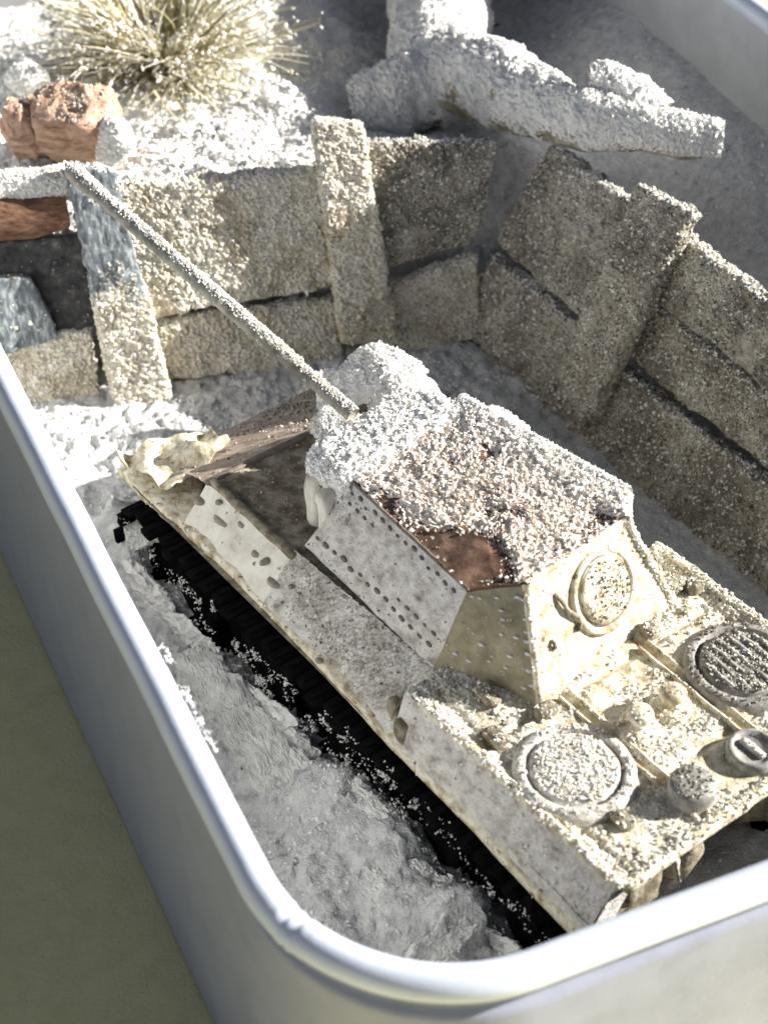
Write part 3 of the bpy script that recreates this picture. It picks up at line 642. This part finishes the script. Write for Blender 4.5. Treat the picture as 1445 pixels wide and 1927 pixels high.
rf = MB(); coat(rf, V, q, 0, 3, lambda c, N: rmask(c, N) * sstep((c[:, :2] - TO) @ TR + .5 * fbm(c, 1.8, 3, 31), -1.30, -.98) * 1.5, .045, .032)
V0, F0 = rf.tris()
g = scatter(V0, F0, 150, .014, .05, lambda c, N: rmask(c, N) * ((c[:, :2] - TO) @ TR < .75)); rf.add(g[0], g[1], 1, False)
g = scatter(V0, F0, 150, .014, .05, lambda c, N: rmask(c, N) * ((c[:, :2] - TO) @ TR > .35)); rf.add(g[0], g[1], 2, False)
rf.build("roof", [M_rust, M_rustg, M_whiteg, M_fpink], tr)
# edge beads where the armour plates meet
def bead(p0, p1, r, name, m, dens=0):
    p0, p1 = np.array(p0), np.array(p1); mb = MB()
    add_tube(mb, [tk(*(p0 + (p1 - p0) * t)) for t in np.linspace(0, 1, 16)], r, 8, .012, 5)
    if dens: frost(mb, dens, 1, .012, .035)
    return mb.build(name, [m, M_whiteg], tr)
bead(RO['rl'], BA['rl'], .055, "weld_bead", M_creampaint, 120)
bead(RO['rl'], RO['rr'], .045, "weld_bead", M_creampaint, 100)
bead(RO['rr'], BA['rr'], .05, "weld_bead", M_creampaint, 500)
bead(RO['r'], RO['fr'], .12, "weld_bead", M_paint, 900)
bead(RO['rr'], RO['r'], .07, "weld_bead", M_paint, 700)
bead(RO['fl'], RO['l'], .028, "weld_bead", M_dark)
bead(RO['l'], RO['rl'], .028, "weld_bead", M_rust)
bead(RO['fr'], BA['fr'], .08, "weld_bead", M_paint, 500)
# rivets: two double rows on the long side, scattered pairs on the corner plate
rv = MB(); rv.add(*lathe([(.001, .022), (.6 * .05, .018), (.05, .004), (.052, -.02)], lambda x, y, z: (x, y, z), 8), 0)
rv0 = None
def rivets(k0, k1, uv, m, sc):
    global rv0
    A, B, Cc, D = [np.array(tk(*x)) for x in (BA[k0], BA[k1], RO[k1], RO[k0])]
    for (u, v, s_) in uv:
        p = A * (1 - u) * (1 - v) + B * u * (1 - v) + Cc * u * v + D * (1 - u) * v
        nrm = np.cross((B - A) * (1 - v) + (Cc - D) * v, (D - A) * (1 - u) + (Cc - B) * u); nrm /= np.linalg.norm(nrm)
        if rv0 is None: o_ = rv.build("rivet", m, tr, loc=(0, 0, 0)); rv0 = o_
        else:
            o_ = rv0.copy(); S.collection.objects.link(o_); o_.parent = tr
            if o_.material_slots: o_.material_slots[0].link = 'OBJECT'; o_.material_slots[0].material = m
        o_.location = p + nrm * .012 - parent_world(tr)
        o_.rotation_mode = 'QUATERNION'; o_.rotation_quaternion = Vector(nrm).to_track_quat('Z', 'Y')
        o_.scale = (sc * s_ * 1.35, sc * s_ * .75, sc * s_)
rr = random.Random(4)
uv = []
for i in range(14):
    u = .04 + i * .068
    uv += [(u, .20 + rr.uniform(-.03, .03), rr.uniform(.6, 1.1)), (u, .90 + rr.uniform(-.04, .03), rr.uniform(.5, 1.0))]
    if i < 4: uv.append((u + .03, .78, rr.uniform(.6, 1.1)))
    if i > 8: uv.append((u, .33, rr.uniform(.5, .9)))
rivets('fl', 'l', uv, M_dark, 1.0)
uv = [(.12, .92), (.25, .9), (.52, .90), (.85, .90), (.93, .88), (.60, .78), (.63, .70), (.93, .72), (.94, .62), (.62, .56), (.80, .56), (.93, .54), (.40, .42), (.72, .38), (.93, .44), (.5, .28), (.68, .27), (.92, .30), (.86, .14), (.93, .18), (.3, .22), (.15, .25)]
rivets('l', 'rl', [(u, v, rr.uniform(.6, .9)) for u, v in uv], M_snow, .8)  # whitish colour on these rivets stands in for the light they catch
# hatch on the rear armour
A, B, Cc, D = [np.array(tk(*x)) for x in (BA['rl'], BA['rr'], RO['rr'], RO['rl'])]
def on_rear(u, v, sc=1.0):
    p = A * (1 - u) * (1 - v) + B * u * (1 - v) + Cc * u * v + D * (1 - u) * v
    ex = (B - A) / np.linalg.norm(B - A); nz_ = np.cross(ex, (D - A)); nz_ /= np.linalg.norm(nz_); ey = np.cross(nz_, ex)
    return lambda x, y, z: tuple(p + ex * x * sc + ey * y * sc + nz_ * z * sc)
hf = on_rear(.60, .56)
mb = MB(); mb.add(*lathe([(.60, -.03), (.60, .03), (.57, .055), (.52, .055), (.50, .03), (.485, .01), (.46, .01), (.45, .05), (.43, .075), (.25, .09), (.001, .09)], hf, 36, .012, 5, 2))
frost(mb, 330, 1, .012, .036, lambda c, N: 1.2 * (np.linalg.norm(c - np.array(hf(0, 0, 0)), axis=1) < .44) * sstep(fbm(c, 3, 2, 9), -.5, .2))
hatch = mb.build("rear_hatch", [M_creampaint, M_dirtshadeg], tr)
mb = MB(); mb.add(*lathe([(.49, .0), (.485, .032), (.47, .038), (.462, .032), (.455, .0)], hf, 36, .008, 6)); mb.build("hatch_seam", M_dark, tr)
for (u, v, l_, ang) in ((.27, .66, .22, 1.9), (.33, .54, .16, 2.2), (.14, .42, .06, 1.5), (.35, .42, .05, 1)):
    f_ = on_rear(u, v); cs_, sn_ = math.cos(ang), math.sin(ang)
    mb = MB(); add_tube(mb, [f_(-l_ * cs_, -l_ * sn_, .0), f_(-l_ * .5 * cs_, -l_ * .5 * sn_, .045), f_(l_ * .5 * cs_, l_ * .5 * sn_, .045), f_(l_ * cs_, l_ * sn_, .0)], .032, 8, .01, 6); mb.build("grab_handle", M_grime_shade, tr)
# mantlet, its snow cap, and the gun
mb = MB(); mb.add(*rbox([tk(5.15, -1.15, 3.0), tk(5.15, -1.2, 3.78), tk(5.2, 1.1, 3.0), tk(5.2, 1.1, 3.95), tk(6.15, -1.05, 3.0), tk(6.15, -1.1, 3.72), tk(6.3, .95, 3.0), tk(6.25, .95, 3.9)], (32, 60, 20), .4, .08, 2, 81), 0)
V, q = np.concatenate(mb.v), mb.f[0][0]; mb = MB(); coat(mb, V + vfbm(V, 4, 3, 83) * .05, q, 0, 2, lambda c, N: sstep(N[:, 2] + .4 * fbm(c, 2, 2, 3), -.2, .3), .05, .032)
frost(mb, 300, 1, .014, .05, lambda c, N: sstep(N[:, 2], .0, .5) + .2); mb.build("mantlet", [M_paint, M_whiteg, M_fwhite], tr)
for k, (x, y, z) in enumerate(((0, 0, 0), (.42, .12, -.05))):
    mb = MB(); mb.add(*rbox(abox(5.3 + x, 5.55 + x, -1.45 + y, -1.15 + y, 2.55, 3.45 + z, tk), (5, 5, 8), .6, .09, 2, 90 + k)); mb.build("mantlet_bracket", M_paint, tr)
g0, g1 = np.array(tk(6.1, -.30, 3.95)), np.array(tk(12.3, -1.12, 5.35))
mb = MB(); gp = [g0 + (g1 - g0) * t for t in (0, .08, .18, .181, .4, .6, .8, .9, .905, .995, 1.0)]
add_tube(mb, gp, [.115, .11, .105, .128, .124, .12, .12, .118, .142, .142, .12], 18, .02, 3)
frost(mb, 1500, 1, .010, .032, lambda c, N: sstep(N[:, 2] + .6 * N[:, 0], .35, .8) * sstep(fbm(c, 2, 2, 3), -.7, -.1) + .02)
mb.build("gun_barrel", [M_barrel, M_whiteg], tr)

# running gear
def track_side(sgn):
    b0, b1 = sgn * 1.5, sgn * 2.66; bl, bh = min(b0, b1), max(b0, b1)
    tr_ = empty("track", (0, 0, 0)); tr_.parent = tank; tr_.location = np.array(tk(4, (b0 + b1) / 2, .1)) - np.array(tank.location)
    path = []
    for a in np.arange(-.5, 8.3, .02): path.append((a, .08))
    for t in np.arange(-90, 90, 2): path.append((8.45 + .72 * math.cos(math.radians(t)), .85 + .70 * math.sin(math.radians(t))))
    for a in np.arange(8.4, -.6, -.02): path.append((a, 1.52 - .10 * math.sin((a + .6) / 9 * math.pi) + .02 * math.sin(a * 3)))
    for t in np.arange(90, 270, 2): path.append((-.55 + .62 * math.cos(math.radians(t)), .80 + .72 * math.sin(math.radians(t))))
    P = np.array(path); d = np.concatenate([[0], np.cumsum(np.linalg.norm(np.diff(P, axis=0), axis=1))])
    N = int(d[-1] / .30); first = None
    for i in range(N):
        s0 = d[-1] * i / N; a, z = np.interp(s0, d, P[:, 0]), np.interp(s0, d, P[:, 1]); a2, z2 = np.interp(min(s0 + .05, d[-1]), d, P[:, 0]), np.interp(min(s0 + .05, d[-1]), d, P[:, 1])
        ang = math.atan2(z2 - z, a2 - a)
        if first is None:
            mb = MB(); mb.add(*rbox(abox(-.13, .13, -.64, .64, -.05, .05), (2, 4, 1), .4, .0)); mb.add(*rbox(abox(-.03, .03, -.58, .58, -.09, -.04), (1, 3, 1), .3, 0)); mb.add(*rbox(abox(-.05, .05, -.06, .06, .04, .2), (1, 1, 1), .2, 0))
            o_ = mb.build("track_link", M_track, tr_, loc=(0, 0, 0)); first = o_
        else:
            o_ = first.copy(); S.collection.objects.link(o_); o_.parent = tr_
        p = np.array(tk(a, (b0 + b1) / 2, z)); o_.location = p - parent_world(tr_)
        u3 = np.array([TU[0] * math.cos(ang), TU[1] * math.cos(ang), math.sin(ang)]); r3 = np.array([-TR[0], -TR[1], 0]); n3 = np.cross(u3, r3)
        from mathutils import Matrix
        o_.scale = (1, 1 + .10 * math.sin(i * 2.7), 1 + .4 * math.sin(i * 1.9))
        o_.rotation_euler = Matrix(((u3[0], r3[0], n3[0]), (u3[1], r3[1], n3[1]), (u3[2], r3[2], n3[2]))).to_euler()
    w0 = None
    for i, a in enumerate([-.5, .55, 1.5, 2.45, 3.4, 4.35, 5.3, 6.25, 7.2, 8.42]):
        if w0 is None:
            mb = MB(); mb.add(*lathe([(.001, .16), (.12, .16), (.16, .10), (.30, .06), (.42, .10), (.46, .13), (.54, .13), (.56, .10), (.56, -.2), (.001, -.2)], lambda x, y, z: (x, y, z), 26), 0)
            o_ = mb.build("road_wheel", M_track, tr_, loc=(0, 0, 0)); w0 = o_
        else:
            o_ = w0.copy(); S.collection.objects.link(o_); o_.parent = tr_
        o_.location = np.array(tk(a, sgn * (2.2 if i % 2 else 2.38), .78)) - parent_world(tr_)
        o_.rotation_euler = Vector((sgn * TR[0], sgn * TR[1], 0)).to_track_quat('Z', 'Y').to_euler()
    # snow caught on the running gear
    if sgn < 0:
        rr_ = np.random.default_rng(3); mb = MB()
        for k in range(44):
            a = rr_.uniform(-1.2, 8.9); low = True
            z = rr_.uniform(.02, .42) if low else rr_.uniform(.4, 1.4) + .0 * a
            if 1.0 < a < 3.4: z *= .9
            L_, h_ = (rr_.uniform(.2, .7), rr_.uniform(.08, .24)) if low else (rr_.uniform(.02, .13), rr_.uniform(.012, .036))
            V, q = blob((0, 0, 0), (1, 1, 1), .55, 1.4, 300 + k, 14)
            tilt = rr_.uniform(-.5, .25)
            W_l = np.stack([V[:, 0] * L_, V[:, 1] * (.10 if low else .05), V[:, 2] * h_ + V[:, 0] * L_ * tilt], 1)
            W_l = W_l + vfbm(W_l, 9, 2, k) * (.06 if low else .03)
            bb = -2.67 - (.12 if low else 0)
            P = np.array([tk(a + p[0], bb + p[1], max(.0, z + p[2])) for p in W_l])
            coat(mb, P, q, 0 if low else 1, 0 if low else 1, None, .0, .024 if low else .014)
        C = []
        for k in range(60):
            a = rr_.uniform(-.8, 8.4); z = rr_.uniform(.45, 1.35); d0 = rr_.normal(size=2) * np.array([.22, .05]); p0 = np.zeros(2)
            for j in range(int(rr_.integers(8, 60))):
                p0 = p0 + d0 * .08 + rr_.normal(size=2) * .028; C.append(tk(a + p0[0], -2.665 + rr_.normal() * .02, max(.1, z + p0[1])))
        V, F = grain_geo(np.array(C), rr_.uniform(.006, .021, len(C))); mb.add(V, F, 0, False)
        tag(mb.build("caught_snow", [M_fwhite, M_fdirt], tr_), kind="stuff")
track_side(-1); track_side(1)

# ------------------------------------------------------------------ snow heaps, slabs and stones
def heap(name, label, c_, r, amp, freq, s, mats, dens, cat="snow", rmax=.045, group=None, n=60):
    V, q = blob(c_, r, amp, freq, s, n); V = V + vfbm(V, 3.5, 3, s + 3) * .06
    mb = MB(); coat(mb, V, q, 0, 2, None, .02, .03)
    if dens: frost(mb, dens * .35, 1, .014, rmax)
    mats = list(mats) + [M_fwhite]
    return tag(mb.build(name, mats, loc=(c_[0], c_[1], c_[2] - r[2])), label, cat, group)
SG = [M_snow, M_whiteg]
heap("snow_mound", "large rounded mound of snow on the tank's right front corner", tk(8.0, 1.62, 2.2), (.92, .78, .72), .32, 1.1, 3, SG, 620, group="snow heaps on the tank")
heap("snow_mound", "small snow lump at the root of the gun barrel", tk(7.05, .15, 2.8), (.36, .36, .34), .16, 1.6, 5, SG, 620, group="snow heaps on the tank")
heap("snow_mound", "snow drift along the tank's right front edge, behind the mantlet", tk(6.0, 1.40, 2.62), (1.3, .65, .58), .24, 1.3, 7, SG, 620, group="snow heaps on the tank")
def slab(name, label, quad, thick, s, cat="snow chunk", amp=.06, dens=60, mats=SG, n=(12, 4, 12)):
    q4 = [np.array(p, float) for p in quad]; nrm = np.cross(q4[1] - q4[0], q4[3] - q4[0]); nrm /= np.linalg.norm(nrm); nrm *= np.sign(nrm[2]) or 1
    c8 = [q4[0] - nrm * thick, q4[3] - nrm * thick, q4[0], q4[3], q4[1] - nrm * thick, q4[2] - nrm * thick, q4[1], q4[2]]
    c8 = [c8[0], c8[2], c8[1], c8[3], c8[4], c8[6], c8[5], c8[7]]
    V, q = rbox(c8, (n[0] * 2, n[2] * 2, n[1]), .6, amp, 2.0, s, 4); V = V + vfbm(V, 7, 3, s + 4) * .05; mb = MB(); coat(mb, V, q, 0, 0, None, .0, .016)
    if dens: frost(mb, dens, 1, .012, .03)
    return tag(mb.build(name, mats), label, cat, "snow chunks beside the track")
slab("snow_chunk", "long grey slab of packed snow against the track, near the left rim", [(-2.7, -3.58, 0.62), (-3.24, -3.76, 0.4), (-1.74, -6.32, 0.3), (-0.92, -6.05, 0.55)], .6, 3, amp=.16, dens=25, n=(40, 5, 22))
slab("snow_chunk", "short broken snow slab below the long one, by the track", [(-1.23, -5.6, 0.6), (-1.52, -5.91, 0.5), (-0.98, -6.51, 0.3), (-0.54, -6.48, 0.5)], .45, 5, amp=.14, dens=40)
slab("snow_chunk", "thin ragged snow crust clinging over the rear half of the track", [(-0.5, -6.35, 0.85), (-0.65, -6.48, 0.5), (0.2, -7.36, 0.45), (0.23, -7.32, 0.75)], .3, 7, amp=.12, dens=200)
slab("snow_chunk", "curled snow flake standing in the front corner of the tin", [(0.95, -8.36, 0.75), (0.32, -9.04, 0.55), (0.53, -9.19, 0.3), (1.38, -9.0, 0.5)], .14, 9, amp=.14, dens=20)
slab("snow_chunk", "small white snow flake lying over the front of the track", [(-3.79, -1.13, 1.0), (-4.25, -1.21, 0.9), (-4.04, -1.78, 0.85), (-3.53, -1.69, 1.0)], .12, 12, amp=.1, dens=60)

slab("snow_chunk", "upright broken flake at the foot of the front corner, beside the track end", [(1.24, -8.84, 0.85), (0.86, -9.25, 0.75), (1.09, -8.93, 0.1), (1.51, -8.81, 0.1)], .12, 19, amp=.12, dens=20)
slab("snow_chunk", "rough pale crust heaped in the middle of the corner between rim and track", [(-0.16, -7.04, 0.5), (-0.59, -7.6, 0.3), (-0.02, -8.29, 0.3), (0.76, -7.87, 0.55)], .3, 17, amp=.2, dens=60, n=(20, 4, 16))
mb = MB(); C = []
rim_a, rim_b = np.array((-2.9, -7.48, 4.9)), np.array((-1.734, -10.038, 4.9))
inn = np.array([WV[0], WV[1], 0])
for k in range(260):
    t = rng.random(); p = rim_a + (rim_b - rim_a) * t
    if fbm(p[None], 2.6, 3, 5)[0] < .08: continue
    C.append(p + inn * (.13 + .05 * rng.random()) + np.array([0, 0, -.02 + rng.normal() * .02]) + rng.normal(size=3) * .02)
V, F = grain_geo(np.array(C), rng.uniform(.008, .024, len(C))); mb.add(V, F, 0, False); tag(mb.build("caught_snow", M_whiteg, tin), kind="stuff")
# log on the bank
lg = MB()
main = [(1.57, 18.06, 2.9), (1.33, 14.44, 2.9), (1.09, 11.85, 2.95), (0.97, 10.08, 3.1), (1.41, 8.95, 3.3), (2.07, 7.98, 3.6), (2.87, 6.74, 3.9), (3.64, 5.82, 4.1), (4.44, 5.46, 4.15), (5.26, 5.27, 4.1), (5.82, 5.23, 4.05)]
mp_ = np.array(main); tt = np.linspace(0, len(mp_) - 1, 260); mp_ = np.stack([np.interp(tt, np.arange(len(mp_)), mp_[:, k]) for k in range(3)], 1)
for _ in range(40): mp_[1:-1] = (mp_[:-2] + mp_[1:-1] * 2 + mp_[2:]) / 4
add_tube(lg, mp_, np.interp(np.linspace(0, 1, 260), [0, .35, .45, .7, 1], [1.05, .85, .72, .50, .36]), 84, .26, 1.1, 21, mi=9)
br_ = np.array([(1.73, 9.15, 3.25), (0.8, 8.98, 3.0), (0.13, 8.91, 2.75), (-0.55, 8.93, 2.45)])
tt = np.linspace(0, 3, 70); br_ = np.stack([np.interp(tt, np.arange(4), br_[:, k]) for k in range(3)], 1)
add_tube(lg, br_, np.linspace(.85, .55, 70), 80, .26, 1.1, 25, mi=9)
kn = np.array([(4.65, 5.64, 4.2), (4.37, 5.95, 4.5), (3.9, 6.06, 4.7), (3.57, 6.06, 4.75)])
tt = np.linspace(0, 3, 40); kn = np.stack([np.interp(tt, np.arange(4), kn[:, k]) for k in range(3)], 1)
add_tube(lg, kn, np.linspace(.42, .2, 40), 50, .1, 2, 27, mi=9)
lg2 = MB(); off_ = 0
lm = lambda c, N: sstep(N[:, 2] + .5 * N[:, 0] + .5 * fbm(c, 1.4, 3, 8), -.85, -.1)
for Vc, (Fq, _, _) in zip(lg.v, [f for f in lg.f if f[0].shape[1] == 4]):
    coat(lg2, Vc, Fq - off_, 0, 2, lm, .06, .035); off_ += len(Vc)
for Ft, _, _ in [f for f in lg.f if f[0].shape[1] == 3]: lg2.f.append((Ft, 0, True))
lg = lg2; frost(lg, 480, 1, .010, .034, lambda c, N: sstep(N[:, 2] + .5 * N[:, 0], -.25, .5))
tag(lg.build("fallen_branch", [M_log, M_whiteg, M_fwhite]), "thick forked branch coated in fuzzy snow, lying across the fence corner", "branch")

# stones, bark and lumps in the far left corner
def rock(name, label, cpx, r, s, mats, cat, amp=.25, freq=.9, dens=0, mask=None, rot=0, facets=0):
    mb = MB(); V, q = blob((0, 0, 0), r, amp, freq, s, 60)
    if facets:
        rg = np.random.default_rng(s)
        for _ in range(facets):
            nn_ = rg.normal(size=3); nn_ /= np.linalg.norm(nn_); lim = rg.uniform(.55, .8) * np.linalg.norm(nn_ * np.array(r)); ex = np.clip(V @ nn_ - lim, 0, None); V = V - ex[:, None] * nn_
        V = V + vfbm(V, 4, 4, s + 9) * .09 + vfbm(V, 11, 3, s + 19) * .035
    ca, sa = math.cos(rot), math.sin(rot)
    V = np.stack([V[:, 0] * ca - V[:, 1] * sa, V[:, 0] * sa + V[:, 1] * ca, V[:, 2]], 1) + np.array(cpx); mb.add(V, q)
    if dens: frost(mb, dens, 1, .016, .045, mask)
    return tag(mb.build(name, mats), label, cat)
rock("reddish_stone", "rounded terracotta-coloured stone beside the dry grass tuft", (-5.68, 6.49, 3.5), (1.15, .85, .95), 5, [M_stone, M_snowg], "stone", .3, .8, 160, lambda c, N: sstep(N[:, 2] + .5 * fbm(c, 2, 2, 3), .55, .95), .3, 14)
rock("reddish_stone", "narrow terracotta sliver left of the larger stone, split off by a dark crack", (-6.53, 6.48, 3.4), (.45, .55, .80), 8, [M_stone, M_snowg], "stone", .25, 1.1, 120, lambda c, N: sstep(N[:, 2], .6, .95), .2, 10)
rock("snow_lump", "bright snow lump leaning on the right side of the terracotta stone", (-4.89, 6.12, 3.5), (.34, .32, .52), 11, SG, "snow", .2, 1.4, 620)
rock("snow_lump", "white snow ball at the left picture edge below the grass", (-6.9, 9.03, 3.2), (.38, .34, .28), 13, SG, "snow", .14, 1.6, 500)
mb = MB(); add_tube(mb, [tuple(p) for p in [(-7.41, 3.78, 3.26), (-6.79, 3.92, 3.26), (-6.09, 4.06, 3.21), (-5.48, 4.21, 3.25)]], [.34, .38, .36, .30], 20, .08, 1.6, 5)
tag(mb.build("bark_log", [M_bark, M_snowg]), "short brown bark log under the snow cap, left of the grey post", "log")
mb = MB(); mb.add(*rbox([LF.at(s_, h_, o_) for s_ in (-4.2, -1.35) for o_ in (-.75, .12) for h_ in (3.6, 4.1)], (20, 8, 5), .6, .1, 2, 5)); frost(mb, 620, 1, .016, .05)
tag(mb.build("snow_drift", [M_snow, M_snowg]), "thick snow cap lying on the brown bark log", "snow")

# dry grass tuft
tc = np.array((-4.46, 10.75, 2.75)); tc[2] = float(ground_z(np.array([tc[0]]), np.array([tc[1]]))[0]) - .05
tuft = empty("grass_tuft", tuple(tc), "spreading tuft of dry straw-coloured grass rooted in the snow bank", "grass tuft")
bl = MB(); Vb = []; Fb = []; off = 0; br = np.random.default_rng(12); gC = []
for i in range(1100):
    ph = br.uniform(0, 2 * np.pi); L = br.uniform(1.0, 3.2); el = br.uniform(.05, 1.15) ; r0 = .35 * math.sqrt(br.random()); base = tc + np.array([math.cos(ph) * r0, math.sin(ph) * r0, 0])
    dirv = np.array([math.cos(ph) * math.cos(el), math.sin(ph) * math.cos(el), math.sin(el)]); side = np.array([-math.sin(ph), math.cos(ph), 0]); wd = br.uniform(.014, .052); droop = br.uniform(.05, .30); curl = br.normal() * .26; kink = br.uniform(-.12, .12)
    n = 6; pts = [base + dirv * L * t + np.array([0, 0, -droop * L * t * t]) + side * (curl * L * t * t + kink * math.sin(3.5 * t + i)) for t in np.linspace(0, 1, n)]
    upv = np.cross(side, dirv)
    for j, p in enumerate(pts):
        w_ = wd * (1 - .75 * (j / (n - 1)) ** 1.5); Vb += [p - side * w_, p + upv * w_ * .8, p + side * w_]
        if j > 1:
            for _ in range(br.integers(0, 4)): gC.append(p + br.normal(size=3) * .035)
    for j in range(n - 1):
        o_ = off + 3 * j
        for k in range(3): Fb.append((o_ + k, o_ + (k + 1) % 3, o_ + 3 + (k + 1) % 3, o_ + 3 + k))
    off += 3 * n
bl.add(np.array(Vb), np.array(Fb), 0, False)
gC = np.array(gC); V, F = grain_geo(gC, br.uniform(.014, .05, len(gC))); bl.add(V, F, 1, False)
tag(bl.build("blade", [M_blade, M_snowg], tuft), kind="stuff")
# dark fibre
mb = MB(); add_tube(mb, [tuple(p) for p in [(1.87, 11.91, 2.86), (2.0, 11.76, 2.88), (2.19, 11.76, 2.88), (2.39, 11.89, 2.86)]], [.02, .045, .042, .016], 6)
tag(mb.build("fibre", M_hair), "tiny black fibre lying on the grey snow right of the branch", "fibre")
